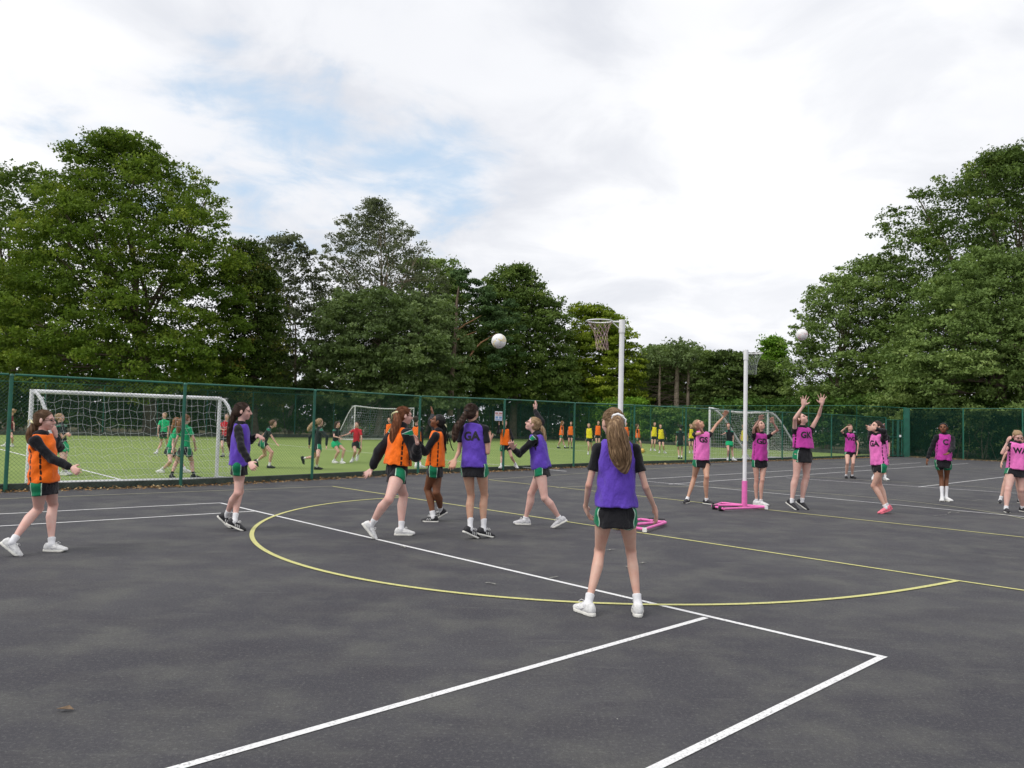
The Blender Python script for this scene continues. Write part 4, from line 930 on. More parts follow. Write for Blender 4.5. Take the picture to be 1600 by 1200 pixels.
def person(label, d, h, pel, yaw, neck, head, RL, LL, RA, LA, skin_='fair', hair='brown', style='pony', cyaw=None, hyaw=None, hpitch=0, nd=0, hd=None, top='tee', bib='purple', print_=None, shoes='white', socks=.10, sock_mat=None,
           fat=1.0, leg=1.0, arm=1.0, bottom='skort', group='girls playing netball', pony=None, bow=None, txtback=False, hemt=.06, skl=.072, hair_len=.25, glasses=False, seed=0, z0=0.0, pants_col=None, sleeveless=False, bag=1.0, hand=1.0, slv=.60, shpanel=False):
    """d forward distance of the pelvis. RL/LL = (hip side) (knee px, ankle px|x, foot yaw, foot pitch, depth offset or 'ray', sign). RA/LA = (elbow px, sign, wrist px, sign, tip px, palm, curl, spread)"""
    far = d > 20; s = h/1.62; vox = .0068 if d < 8 else (.0084 if d < 13 else (.0118 if d < 19 else (.020 if d < 30 else .030)))
    cyaw = yaw if cyaw is None else cyaw; hyaw = cyaw if hyaw is None else hyaw
    P = unproj(*pel, d); Nk = unproj(*neck, d+nd); Hc = unproj(*head, d+(nd+nd*.25 if hd is None else hd))
    spine = nrm(Nk-P); Lt = np.linalg.norm(Nk-P)
    latP = lat_of(yaw); latC = nrm(lat_of(cyaw)-spine*np.dot(lat_of(cyaw), spine)); fC = nrm(np.cross(spine, latC)); fP = fwd_of(yaw)
    if np.dot(fC, fwd_of(cyaw)) < 0: fC = -fC
    root = empty('person', (P[0], P[1], z0), label, 'person', group)
    rs_ = s*fat
    # ---- skeleton
    hip = {'R': P+latP*.054*h, 'L': P-latP*.054*h}
    mid = P+spine*(Lt*.93); shw = .092*h; dsh = -spine*Lt*.065
    sho = {'R': mid+latC*shw+dsh, 'L': mid-latC*shw+dsh}
    J = {}
    for k, spec in (('R', RL), ('L', LL)):
        kn, an, fy, fpch, off, sg = spec
        za = z0+(.083+.115*math.sin(R(max(0, fpch))))*s
        if off == 'ray':
            K = on_ray(kn, hip[k], .245*h, sg); A = on_ray(an, K, .235*h, 1 if sg > 0 else -1) if True else None
        else:
            A = unproj(an[0], an[1], d+off); A[2] = za
            best = None
            for yy in np.linspace(min(hip[k][1], A[1])-.35, max(hip[k][1], A[1])+.35, 90):
                q = unproj(*kn, yy); e = (np.linalg.norm(q-hip[k])-.243*h)**2+(np.linalg.norm(q-A)-.243*h)**2+1e-3*(0 if (yy-(hip[k][1]+A[1])/2)*sg >= 0 else 1)
                if best is None or e < best[0]: best = (e, q)
            K = best[1]
        J[k] = (K, A, fy, fpch)
    AJ = {}
    for k, spec in (('R', RA), ('L', LA)):
        if spec is None:
            E_ = sho[k]-V(0, 0, .165*h)+(latC if k == 'R' else -latC)*.03; W = E_-V(0, 0, .14*h)+fC*.03; AJ[k] = (E_, W, W-V(0, 0, .1), (-latC if k == 'R' else latC), .5, .1); continue
        ep, es, wp, ws, tp, palm, curl, spr = spec
        E_ = on_ray(ep, sho[k], .170*h, es); W = on_ray(wp, E_, .143*h, ws); T_ = on_ray(tp, W, .10*h, ws*.6 if isinstance(ws, int) else ws)
        # hand direction: keep modest depth
        AJ[k] = (E_, W, T_, palm, curl, spr)
    Hf = fwd_of(hyaw); HL = lat_of(hyaw); cpz, spz = math.cos(R(hpitch)), math.sin(R(hpitch)); Hf, HU = Hf*cpz+V(0, 0, 1)*spz, V(0, 0, 1)*cpz-Hf*spz
    hs = .128*h/.2     # head scale: about 1/7 of the height
    def HP(x, y, z): return Hc+(HL*x+Hf*y+HU*z)*hs
    HA = (HL, Hf, HU)
    # ---- body
    pr_ = []
    pr_.append(tube(P-spine*.05*s, P+spine*Lt*.97, [(0, .105, .068), (.1, .112, .075), (.35, .088, .060), (.7, .095, .066), (.87, .078, .052), (1, .045, .04)], latC, rs=rs_))
    pr_.append(ell(P-fP*.02*s-spine*.01, (.100*rs_, .068*rs_, .075*rs_), (latP, fP, spine)))
    pr_.append(cap(Nk-spine*.03, Hc-HU*.05*hs-Hf*.01*hs, .047*s, .043*s))
    for k in 'RL':
        sg = latC if k == 'R' else -latC; E_, W, T_, palm, curl, spr = AJ[k]; am = arm*s
        pr_.append(tube(mid+sg*.03, sho[k], [(0, .042, .038), (1, .034, .034)], rs=s*fat**.5))
        pr_.append(ell(sho[k], (.037*am, .037*am, .037*am)))
        pr_.append(tube(sho[k], E_, [(0, .036, .036), (.3, .034, .034), (.7, .029, .029), (1, .026, .026)], rs=am))
        pr_.append(tube(E_, W, [(0, .0265, .0265), (.25, .028, .028), (.7, .021, .021), (1, .0165, .0165)], rs=am))
        if not far:
            if palm is None or isinstance(palm, str):
                palmv = {'in': -sg, 'cam': V(0, -1, 0), 'away': V(0, 1, 0), 'up': V(0, 0, 1), 'down': V(0, 0, -1), 'back': -fC, 'fwd': fC, None: -sg}[palm]
            else: palmv = palm
            dd = nrm(T_-W); pv = nrm(palmv-dd*np.dot(palmv, dd))
            # right hand, fingers along d, palm facing n: thumb on d x n side
            th_ = 1 if k == 'R' else -1
            fr = max(.0072*s, vox*.74)
            pp0 = hand_prims(W, T_, pv, s*1.03*hand, curl, spr, th_, fr)
            pr_ += pp0
        else: pr_.append(cap(W, T_, .022*s, .018*s))
        K, A, fy, fpch = J[k]; bk = -fwd_of(fy)
        lg = leg*s*1.09; latK = nrm(np.cross(K-hip[k], bk)) if np.linalg.norm(np.cross(K-hip[k], bk)) > .05 else latP
        pr_.append(tube(hip[k], K, [(0, .074, .076), (.25, .071, .073), (.6, .056, .058), (.9, .044, .046), (1, .042, .045)], latP, rs=lg))
        ax = nrm(A-K); bkp = nrm(bk-ax*np.dot(bk, ax)); lk = np.cross(bkp, ax)
        vsg = np.dot(np.cross(ax, lk), bkp)
        pr_.append(tube(K, A, [(0, .041, .044, 0), (.12, .041, .046, .006*vsg), (.3, .045, .050, .014*vsg), (.55, .037, .040, .010*vsg), (.82, .026, .028, .003*vsg), (1, .026, .030, 0)], lk, rs=lg))
        pr_.append(ell(K-bkp*.012*s, (.034*lg, .030*lg, .040*lg), (lk, bkp, ax)))
        fw = fwd_of(fy)*math.cos(R(fpch))-V(0, 0, 1)*math.sin(R(fpch)); fu = nrm(V(0, 0, 1)*math.cos(R(fpch))+fwd_of(fy)*math.sin(R(fpch)))
        pr_.append(cap(A-fu*.03*s, A-fu*.05*s+fw*.12*s, .028*s, .02*s))
    # head
    pr_ += [ell(HP(0, -.012, .026), (.073*hs, .093*hs, .080*hs), HA), ell(HP(0, .018, -.028), (.055*hs, .063*hs, .070*hs), HA), ell(HP(0, .050, -.080), (.026*hs, .030*hs, .022*hs), HA),
            ell(HP(.03, .052, -.028), (.028*hs, .03*hs, .03*hs), HA), ell(HP(-.03, .052, -.028), (.028*hs, .03*hs, .03*hs), HA)]
    small = []
    if d < 19:
        small += [cap(HP(0, .086, .008), HP(0, .104, -.024), .0075*hs, .0115*hs), ell(HP(0, .095, -.030), (.016*hs, .011*hs, .009*hs), HA),
                  ell(HP(.078, -.006, -.006), (.008*hs, .018*hs, .029*hs), (nrm(HL*1-Hf*.35), Hf, HU)), ell(HP(-.078, -.006, -.006), (.008*hs, .018*hs, .029*hs), (nrm(-HL*1-Hf*.35), Hf, HU)),
                  ell(HP(0, .076, -.055), (.021*hs, .010*hs, .0055*hs), HA), ell(HP(0, .074, -.065), (.018*hs, .010*hs, .0055*hs), HA),
                  cap(HP(-.045, .072, .022), HP(.045, .072, .022), .010*hs, .010*hs)]
    fl = Field(pr_+small, vox, 210)
    if d < 13:
        for sx in (-1, 1): fl.sub(ell(HP(.031*sx, .096, .002), (.018*hs, .016*hs, .010*hs), HA))
    v, f = surfnet(fl)
    lip = np.zeros(len(v)); q = v-HP(0, .084, -.060); lx = np.abs(q@HL)/(.022*hs); lz = np.abs(q@HU)/(.010*hs); ly = np.abs(q@Hf)/(.022*hs)
    lip = np.clip(1.3-np.sqrt(lx**2+lz**2+ly**2), 0, 1)*.9 if d < 19 else lip
    flush = np.zeros(len(v))
    for k in 'RL':
        K, A, fy, fpch = J[k]; flush = np.maximum(flush, .55*np.exp(-np.sum((v-K)**2, 1)/(.05*s)**2)); flush = np.maximum(flush, .5*np.exp(-np.sum((v-AJ[k][0])**2, 1)/(.035*s)**2))
        flush = np.maximum(flush, .45*np.exp(-np.sum((v-AJ[k][2])**2, 1)/(.05*s)**2))
    flush = np.maximum(flush, .3*np.exp(-np.sum((v-HP(0, .09, -.03))**2, 1)/(.045*hs)**2))
    mkmesh('body', v, f, SKIN[skin_], root, attrs={'lip': lip, 'flush': flush*(.35 if skin_ in ('brown', 'dark') else 1)})
    if d < 19:
        for sx in (-1, 1):
            mb = MB(); c = HP(.031*sx, .080, .003); mb.tube([c-HL*.012*hs, c-HL*.006*hs+Hf*.004*hs, c+HL*.006*hs+Hf*.004*hs, c+HL*.012*hs], [.003*hs, .0075*hs, .0075*hs, .003*hs], 8); e = mb.build('eye', EYE, root, True)
            mb = MB(); c = HP(.033*sx, .088, .021); mb.tube([c-HL*.017*hs*sx, c+HU*.004*hs, c+HL*.019*hs*sx-Hf*.012*hs-HU*.002*hs], [.002*hs, .0035*hs, .0015*hs], 6); mb.build('eyebrow', HAIR[hair], root, True)
        if glasses:
            mb = MB()
            for sx in (-1, 1):
                c = HP(.033*sx, .098, .0); mb.tube([c+(HL*.021*math.cos(t)+HU*.016*math.sin(t))*hs for t in np.linspace(0, 6.283, 13)], .0018*hs, 5, caps=False); mb.tube([HP(.054*sx, .094, .004), HP(.077*sx, .0, .004)], .0016*hs, 5)
            mb.tube([HP(-.012, .1, .003), HP(.012, .1, .003)], .0016*hs, 5); mb.build('glasses', GLASSF, root, True)
    # ---- hair
    hv = max(vox*.9, .007) if d < 19 else vox
    hp = [ell(HP(0, -.014, .030), (.080*hs, .100*hs, .086*hs), HA), ell(HP(0, -.040, -.010), (.070*hs, .068*hs, .066*hs), HA)]
    fl = Field(hp, hv, 150)
    x, y, z = fl.full(); X = (x-Hc[0])*HL[0]+(y-Hc[1])*HL[1]+(z-Hc[2])*HL[2]; Y = (x-Hc[0])*Hf[0]+(y-Hc[1])*Hf[1]+(z-Hc[2])*Hf[2]; Z = (x-Hc[0])*HU[0]+(y-Hc[1])*HU[1]+(z-Hc[2])*HU[2]
    hair_front = .030*hs+np.clip(Z-.02*hs, 0, 1)*.75-np.clip(.01*hs-Z, 0, 1)*.62      # hairline
    fl.F = np.maximum(fl.F, (Y-hair_front)*.85); fl.F = np.maximum(fl.F, -(Z+.075*hs))
    fl.ripple(.0022, 120, seed)
    v, f = surfnet(fl); r_ = np.random.default_rng(seed+5)
    if len(v): mkmesh('hair', v, f, HAIR[hair], root, attrs={'tone': np.clip(.22+.13*np.sin(((v-Hc)@HL)*190/hs+9*np.sin(((v-Hc)@HU)*30/hs)), 0, 1)})
    if style == 'pony' and pony:
        base = HP(0, -.098, .045) if pony.get('hi', True) else HP(0, -.098, -.01)
        pts = [base]+[unproj(x_, y_, dd_+d+(nd if hd is None else hd)) for x_, y_, dd_ in pony['path']]
        # smooth path
        pts = np.array(pts); tt = np.linspace(0, len(pts)-1, 22); sm = np.array([[np.interp(t, range(len(pts)), pts[:, a]) for a in range(3)] for t in tt])
        for _ in range(4): sm[1:-1] = (sm[:-2]+2*sm[1:-1]+sm[2:])/4
        r0 = pony.get('r', .03); prof = pony.get('prof', [(0, .5), (.12, .8), (.45, 1.15), (.8, .9), (1, .25)])
        rad = np.interp(np.linspace(0, 1, 22), [a for a, b in prof], [b for a, b in prof])*r0*s
        prs = [cap(sm[i], sm[i+1], rad[i]*.93, rad[i+1]*.93) for i in range(0, 21)]
        fl = Field(prs, hv, 160); fl.ripple(.0035 if d < 19 else 0, 110, seed+3); v, f = surfnet(fl)
        tail = mkmesh('ponytail', v, f, HAIR[hair], root, attrs={'tone': np.clip(.3+.5*np.sin(v[:, 0]*170+v[:, 1]*120+2*np.sin(v[:, 2]*14)), 0, 1)})
        if d < 16:
            ns = pony.get('n', 90); vv = []; ff = []; tn = []
            t_ = np.gradient(sm, axis=0); t_ /= np.linalg.norm(t_, axis=1)[:, None]; u0 = nrm(np.cross(t_[0], V(.1, 1, .2)))
            U = []; 
            for i in range(22): u0 = nrm(u0-t_[i]*np.dot(u0, t_[i])); U.append(u0)
            U = np.array(U); W_ = np.cross(t_, U)
            for k in range(ns):
                a = r_.uniform(0, 6.28); q = r_.uniform(.88, 1.12); ph = r_.uniform(0, 6.28); e = r_.uniform(.86, 1.0); wv = r_.uniform(.0, .09); tone = np.clip(r_.normal(.4, .3), 0, 1)
                m_ = int(22*e); thk = r_.uniform(.0016, .0032)
                for i in range(m_):
                    aa = a+wv*math.sin(i*.45+ph)*2; c = sm[i]+(U[i]*math.cos(aa)+W_[i]*math.sin(aa))*rad[i]*q
                    tk = thk*(1 if i < m_-3 else (m_-i)/4)
                    for g in range(3): vv.append(c+(U[i]*math.cos(g*2.09)+W_[i]*math.sin(g*2.09))*tk); tn.append(tone)
                b0 = len(vv)-3*m_
                for i in range(m_-1):
                    for g in range(3): ff.append((b0+i*3+g, b0+i*3+(g+1) % 3, b0+i*3+3+(g+1) % 3, b0+i*3+3+g))
            vv = np.array(vv)-np.array(root.location)
            o = mkmesh('strands', vv, np.array(ff), HAIR[hair], tail, attrs={'tone': tn}); o['kind'] = 'stuff'
        bmat = {'white': SCR_W, 'yellow': SCR_Y, 'blue': SCR_B}.get(bow)
        tdir = nrm(sm[2]-sm[0]); q0 = sm[1]; xx = nrm(np.cross(tdir, V(.2, .3, 1))); yy_ = np.cross(tdir, xx)
        mb = MB(); rr_ = rad[1]*1.15+.004; mb.tube([q0+(xx*math.cos(t)+yy_*math.sin(t))*(rr_+.003*math.sin(t*7)) for t in np.linspace(0, 6.283, 25)], .011*s if bmat else .006*s, 8, caps=False); mb.build('scrunchie', bmat or BLACK_RUB, root, True)
        if bmat in (SCR_W, SCR_Y) and d < 13:
            for sg in (-1, 1):
                mb = MB(); sd = nrm(xx if abs(xx[0]) > abs(yy_[0]) else yy_); o_ = q0-V(0, .0, 0)-fwd_of(hyaw)*.02
                mb.tube([o_, o_+sd*sg*.03*s+V(0, 0, .018), o_+sd*sg*.052*s+V(0, 0, .004), o_+sd*sg*.045*s-V(0, 0, .03*s), o_+sd*sg*.05*s-V(0, 0, .055*s)], [.006, .012, .013, .008, .004], 7, squash=.45); mb.build('ribbon_loop', bmat, root, True)
    if d < 13 and style == 'pony' and pony:
        bd = nrm(np.array([0, -.098/.100, (.045 if pony.get('hi', True) else -.01)/.086])); vv = []; ff = []; tn = []
        for k in range(190):
            az = r_.uniform(-2.2, 2.2)+math.pi/2; el_ = r_.uniform(-.35, 1.35); st_ = nrm([math.cos(az)*math.cos(el_), math.sin(az)*math.cos(el_), math.sin(el_)])
            if st_[1] > .38+.5*max(0, st_[2]): st_ = nrm([st_[0], .38+.45*max(0, st_[2]), st_[2]])
            lift = r_.uniform(1.0, 1.035) if k < 170 else r_.uniform(1.05, 1.13); tone = float(np.clip(r_.normal(.4, .28), 0, 1)); b0 = len(vv); m_ = 9
            for i in range(m_):
                t = i/(m_-1); q = nrm(st_*(1-t)+bd*t); q = q*(lift-.0*t); p = HP(q[0]*.080, -.014+q[1]*.100, .030+q[2]*.086); th2 = .0017*hs*(.35+.65*math.sin(math.pi*min(1, t*1.1+.05)))*(1 if k < 170 else .5)
                n_ = nrm(p-Hc); b_2 = nrm(np.cross(n_, bd)); vv += [p+n_*th2, p+b_2*th2, p-b_2*th2]; tn += [tone]*3
            for i in range(m_-1):
                for g in range(3): ff.append((b0+i*3+g, b0+i*3+(g+1) % 3, b0+i*3+3+(g+1) % 3, b0+i*3+3+g))
        o = mkmesh('hair_strands', np.array(vv), np.array(ff), HAIR[hair], root, attrs={'tone': tn}); o['kind'] = 'stuff'
    if style == 'braids':
        pts = np.array([HP(0, -.098, .03)]+[unproj(x_, y_, d) for x_, y_ in pony['path']]); tt = np.linspace(0, len(pts)-1, 18); sm = np.array([[np.interp(t, range(len(pts)), pts[:, a]) for a in range(3)] for t in tt])
        mb = MB()
        for k in range(9):
            o_ = r_.normal(0, 1, 3)*.02; L_ = int(18*r_.uniform(.7, 1)); ph = r_.uniform(0, 6.28)
            mb.tube([sm[i]+o_*(i/8) + .004*V(math.sin(i*1.3+ph), 0, 0) for i in range(L_)], [.0085+.0018*math.sin(i*2.4) for i in range(L_)], 6)
        tail = mb.build('braids', HAIR[hair], root, True)
        mb = MB(); q0 = sm[2]; mb.tube([q0+V(-.02, 0, .02), q0+V(.0, -.01, .0), q0+V(.03, 0, -.03), q0+V(.045, 0, -.06)], [.012, .016, .014, .006], 8, squash=.5); mb.build('ribbon', SCR_Y, root, True)
    if style == 'long':
        fl = Field([tube(HP(0, -.075, .02), HP(0, -.075, .02)-V(0, 0, hair_len)-fC*.05, [(0, .06, .035), (.6, .062, .035), (1, .03, .02)], HL, rs=s), tube(HP(0, -.03, .0), HP(0, -.06, -.12), [(0, .078, .05), (1, .06, .04)], HL, rs=hs)], vox, 150)
        x, y, z = fl.full(); Yq = (x-Hc[0])*Hf[0]+(y-Hc[1])*Hf[1]+(z-Hc[2])*Hf[2]; fl.F = np.maximum(fl.F, Yq-.01*hs); fl.ripple(.004, 90, seed)
        v, f = surfnet(fl); mkmesh('long_hair', v, f, HAIR[hair], root, attrs={'tone': np.clip(.3+.4*np.sin(v[:, 0]*150), 0, 1)})
    if style == 'bun':
        v, f = surfnet(Field([ell(HP(0, -.115, .05), (.034*hs, .03*hs, .034*hs), HA)], vox, 150)); mkmesh('bun', v, f, HAIR[hair], root, attrs={'tone': np.zeros(len(v))+.2})
    # ---- top
    up_w = spine; loose = {'tee': .010, 'hoodie': .022, 'long': .012}[top]*s*bag
    tp_ = [(0, .122, .086), (.3, .104, .076), (.6, .104, .074), (.84, .086, .058), (1, .050, .046)]
    ppp = [tube(P+spine*Lt*(.02 if top != 'hoodie' else -.02), P+spine*Lt*.985, [(a, b*fat*s+loose, c*fat*s+loose) for a, b, c in tp_], latC, rnd=(False, True))]
    if top == 'hoodie':
        ppp.append(tube(P+spine*Lt*(.03 if bag < 1.5 else -.05), P+spine*Lt*.16, [(0, .125*fat*s, .098*fat*s), (.5, .132*fat*s+.01*bag, .105*fat*s+.01*bag), (1, .120*fat*s, .095*fat*s)], latC))
        ppp.append(tube(Nk-fC*.045*s+latC*.05*s, Nk-fC*.045*s-latC*.05*s, [(0, .028, .028), (.5, .04, .035), (1, .028, .028)], spine, rs=s)); ppp.append(ell(Nk-fC*.06*s-spine*.03, (.08*s, .035*s, .045*s), (latC, fC, spine)))
    else: ppp.append(tube(Nk-spine*.02, Nk+spine*.022, [(0, .056, .056), (1, .051, .051)], latC, rs=s, rnd=(True, False)))
    for k in 'RL':
        sg = latC if k == 'R' else -latC; E_, W = AJ[k][0], AJ[k][1]; am = arm*s
        ppp.append(ell(sho[k], (.042*am+loose*.4,)*3)); ppp.append(tube(mid+sg*.02, sho[k], [(0, .047, .042), (1, .040, .040)], rs=s))
        if top == 'tee':
            ppp.append(tube(sho[k], sho[k]+(E_-sho[k])*slv, [(0, .042, .042), (.6, .044, .044), (1, .049, .049)], rs=am, rnd=(True, False)))
        else:
            l2 = loose*.75
            ppp.append(tube(sho[k], E_, [(0, .044*am+l2, .044*am+l2), (.6, .036*am+l2, .036*am+l2), (1, .032*am+l2*1.1, .032*am+l2*1.1)]))
            ppp.append(tube(E_, W+(W-E_)*.02, [(0, .032*am+l2*1.1, .032*am+l2*1.1), (.5, .028*am+l2, .028*am+l2), (.86, .023*am+l2*.9, .023*am+l2*.9), (.93, .019*am+l2*.35, .019*am+l2*.35), (1, .019*am+l2*.3, .019*am+l2*.3)], rnd=(True, False)))
    tv = max(vox, .0105 if d < 8 else (.012 if d < 13 else .0135))
    fl = Field(ppp, tv, 120); fl.ripple(.0026 if top == 'tee' else .0048, 62, seed+11)
    v, f = surfnet(fl)
    pan = np.zeros(len(v))
    if shpanel or bib == 'darktee':
        for k in 'RL':
            q = v-(sho[k]+spine*.01); ax = nrm((AJ[k][0]-sho[k])); w1 = q@ax; pan = np.maximum(pan, np.clip(.95-np.abs(w1-.02)/.075, 0, 1)*(np.abs((v-mid)@latC) > shw*.45)*((q@spine) > -.02))
    if bib in ('green', 'red', 'maroon', 'darktee', None) and bib is not None: mt = BIBS[bib]
    else: mt = HOOD if top == 'hoodie' else T_BLACK
    shirt = mkmesh('hoodie' if top == 'hoodie' else 'shirt', v, f, mt, root, attrs={'panel': pan})
    # ---- bottoms
    sk = [tube(P+spine*Lt*.22, P-spine*skl*h, [(0, .110*fat*s, .085*fat*s), (.5, .136*fat*s, .108*fat*s), (1, .160*fat*s, .126*fat*s)], latP, rnd=(True, False))]
    for k in 'RL':
        K = J[k][0]; tl_ = .24 if bottom == 'skort' else .42
        rr_ = .090*leg*s; sk.append(tube(hip[k], hip[k]+(K-hip[k])*tl_, [(0, rr_, rr_), (1, rr_*.98+.006, rr_*.98+.006)], latP, rnd=(True, False)))
    fl = Field(sk, tv, 260); fl.ripple(.0034, 44, seed+17, .3); v, f = surfnet(fl)
    q = v-P; a = q@latP; b_ = q@fP; ang_ = np.abs(np.arctan2(b_*1.25, np.abs(a)))      # 0 at the side seam
    hw = .5+(.43-ang_)*1.0
    mkmesh('skort' if bottom == 'skort' else 'shorts', v, f, SKORT if pants_col is None else pants_col, root, attrs={'panel': np.clip(hw, 0, 1)})
    # ---- bib
    if bib in ('purple', 'orange', 'pink', 'magenta', 'yellow'):
        lo_ = (loose+.012)*1.0; fs = fat*s
        bp_ = [(0, .150, .118), (.15, .147, .112), (.42, .138, .100), (.68, .134, .094), (.84, .134, .080), (.93, .120, .068), (1, .085, .055)]
        bt = tube(P+spine*Lt*hemt, P+spine*Lt*.985, [(a, b*fs+lo_*.8, c*fs+lo_*.9) for a, b, c in bp_], latC, rnd=(False, False))
        fl = Field([bt], tv, 120); cuts = []
        for k in 'RL':
            sg = latC if k == 'R' else -latC; dn = nrm(AJ[k][0]-sho[k]); c0 = sho[k]+sg*(.040 if top != 'hoodie' else .020)*s+spine*.02*s
            cuts += [tube(c0-sg*.02-spine*.055*s, c0+sg*.08-spine*.055*s, [(0, .055*s, .075*s), (1, .07*s, .095*s)], fC), tube(c0-sg*.006+spine*.0, c0+sg*.10+spine*.02, [(0, .05*s, .07*s), (1, .07*s, .09*s)], fC)]
        cuts.append(ell(Nk+spine*.018*s+fC*.03*s, (.062*s, .07*s, .045*s), (latC, fC, spine)))
        for pc in cuts: fl.sub(pc)
        fl.ripple(.0075, 46, seed+23, .35); v, f = surfnet(fl)
        q = v-P; a = q@latC; b_ = q@fC; ang_ = np.arctan2(b_, np.abs(a)); hgt = (q@spine)/Lt
        if bib in ('orange', 'pink', 'magenta', 'purple') and d < 19:
            st = np.exp(-((ang_-.33)/.085)**2)+np.exp(-((ang_+.33)/.085)**2); st = st*(.55+.45*(np.sin(hgt*58) > -.6))*np.clip((.82-hgt)*8, 0, 1)
            if bib == 'purple': st = np.exp(-((ang_-.0)/.11)**2)*np.clip((.8-hgt)*8, 0, 1)*np.clip((hgt-.45)*6, 0, 1)
        else: st = np.zeros(len(v))
        if bib in ('pink', 'magenta', 'purple') and d < 19:
            for pc in cuts: st = np.maximum(st, np.abs(pc['f'](v[:, 0], v[:, 1], v[:, 2])) < (.008 if bib != 'purple' else .004))
        mkmesh('bib', v, f, BIBS[bib], root, attrs={'panel': np.clip(st, 0, 1)})
        if print_:
            bvh = BVHTree.FromPolygons([Vector(p) for p in v], [list(map(int, p)) for p in f])
            fc = -fC if txtback else fC; rt = latC if txtback else -latC
            letters(print_, .148*s*(1.1 if len(print_) < 2 else 1), bvh, P+spine*Lt*.70, rt, spine, fc, root)
            if d < 14:
                mb = None
    # ---- socks and shoes
    sc_u, sc_s = {'white': (SHOE_W, SOLE_W), 'black': (SHOE_B, SOLE_W), 'allblack': (SHOE_B, BLACK_RUB), 'pink': (SHOE_P, SHOE_P), 'grey': (SHOE_G, SOLE_W), 'gum': (SHOE_B, SOLE_W)}[shoes]
    for k in 'RL':
        K, A, fy, fpch = J[k]; ax = nrm(K-A)
        sv = max(vox*.9, .0075)
        fw = nrm(fwd_of(fy)*math.cos(R(fpch))-V(0, 0, 1)*math.sin(R(fpch))); fl_ = lat_of(fy); fu = np.cross(fl_, fw); fu = fu if fu[2] > 0 or fpch > 85 else -fu
        lg = leg*s; g = (.55+.45*lg)
        v, f = surfnet(Field([tube(A-ax*.01, A+ax*socks*s, [(0, .036*g, .038*g), (.4, .033*g, .034*g), (1, .036*g+.003*socks/.1, .038*g+.003*socks/.1)], fl_, rnd=(True, False)), cap(A-fu*.01*s, A-fu*.045*s+fw*.02*s, .034*s, .03*s)], sv, 150))
        mkmesh('sock', v, f, sock_mat or SOCK, root)
        O = A-fu*.083*s; ck = 1.12 if shoes in ('white', 'grey') else 1.0
        upper = [tube(O-fw*.048*s+fu*.048*s, O+fw*.160*s+fu*.030*s, [(0, .031, .042), (.25, .034, .047), (.5, .038, .040), (.75, .043, .031), (1, .034, .021)], fl_, rs=s*ck), tube(O-fw*.022*s+fu*.05*s, O-fw*.018*s+fu*.092*s, [(0, .036, .044), (1, .034, .04)], fl_, rs=s, rnd=(True, False)),
                 tube(O-fw*.0+fu*.075*s, O+fw*.09*s+fu*.055*s, [(0, .024, .02), (1, .022, .014)], fl_, rs=s*ck)]
        ff_ = Field(upper, sv, 150); ff_.cut(O+fu*.018*s, -fu); v, f = surfnet(ff_)
        sh = mkmesh('shoe', v, f, sc_u, root)
        ff_ = Field([tube(O-fw*.055*s, O+fw*.170*s, [(0, .030, .09), (.15, .037, .09), (.4, .036, .09), (.72, .046, .09), (.9, .041, .09), (1, .026, .09)], fl_, rs=s*ck)], sv, 150)
        ff_.cut(O+fu*(.030 if ck > 1 else .025)*s, fu); ff_.cut(O+fu*.001, -fu); x, y, z = ff_.full(); toe = (x-O[0])*fw[0]+(y-O[1])*fw[1]+(z-O[2])*fw[2]; hgt = (x-O[0])*fu[0]+(y-O[1])*fu[1]+(z-O[2])*fu[2]
        ff_.F = np.maximum(ff_.F, np.clip(toe-.13*s, 0, 1)*.55-hgt); v, f = surfnet(ff_)
        loc = np.array(root.location)
        if len(v): mkmesh('sole', v-loc, f, sc_s, sh)
        if d < 13:
            mb = MB()
            for q in range(5):
                c = O+fw*(.045+.018*q)*s+fu*(.089-.010*q)*s*(1.02 if ck > 1 else .98); mb.tube([c-fl_*.022*s-fu*.008, c+fu*.003, c+fl_*.022*s-fu*.008], .0032*s, 5)
            c = O+fw*.045*s+fu*.098*s
            for sg in (-1, 1): mb.tube([c, c+fl_*sg*.02*s+fw*.02+fu*.012*s, c+fl_*sg*.04*s+fw*.035-fu*.004, c+fl_*sg*.03*s+fw*.01-fu*.012, c], .0026*s, 5)
            o = mkmesh('lace', np.array(mb.v)-loc, mb.f, LACE, sh)
            if shoes in ('black', 'gum'):
                for sg in (-1, 1):
                    for q in range(3):
                        c = O+fw*(.035+.026*q)*s+fu*.046*s+fl_*sg*(.0405)*s; dd_ = nrm(fu*1-fw*.55); mb = MB(); mb.box(c, .003, .009*s, .036*s, (fl_, fw, dd_)); mkmesh('stripe', np.array(mb.v)-loc, mb.f, LACE, sh, smooth=False)
            elif shoes in ('white', 'grey'):
                for sg in (-1, 1):
                    c = O+fw*.05*s+fu*.05*s+fl_*sg*.043*s; mb = MB(); mb.tube([c-fw*.05*s+fu*.005, c-fw*.01*s-fu*.008, c+fw*.04*s+fu*.004], [.003, .0045, .002], 5); mkmesh('trim', np.array(mb.v)-loc, mb.f, SHOE_G if shoes == 'white' else LACE, sh)
    return root

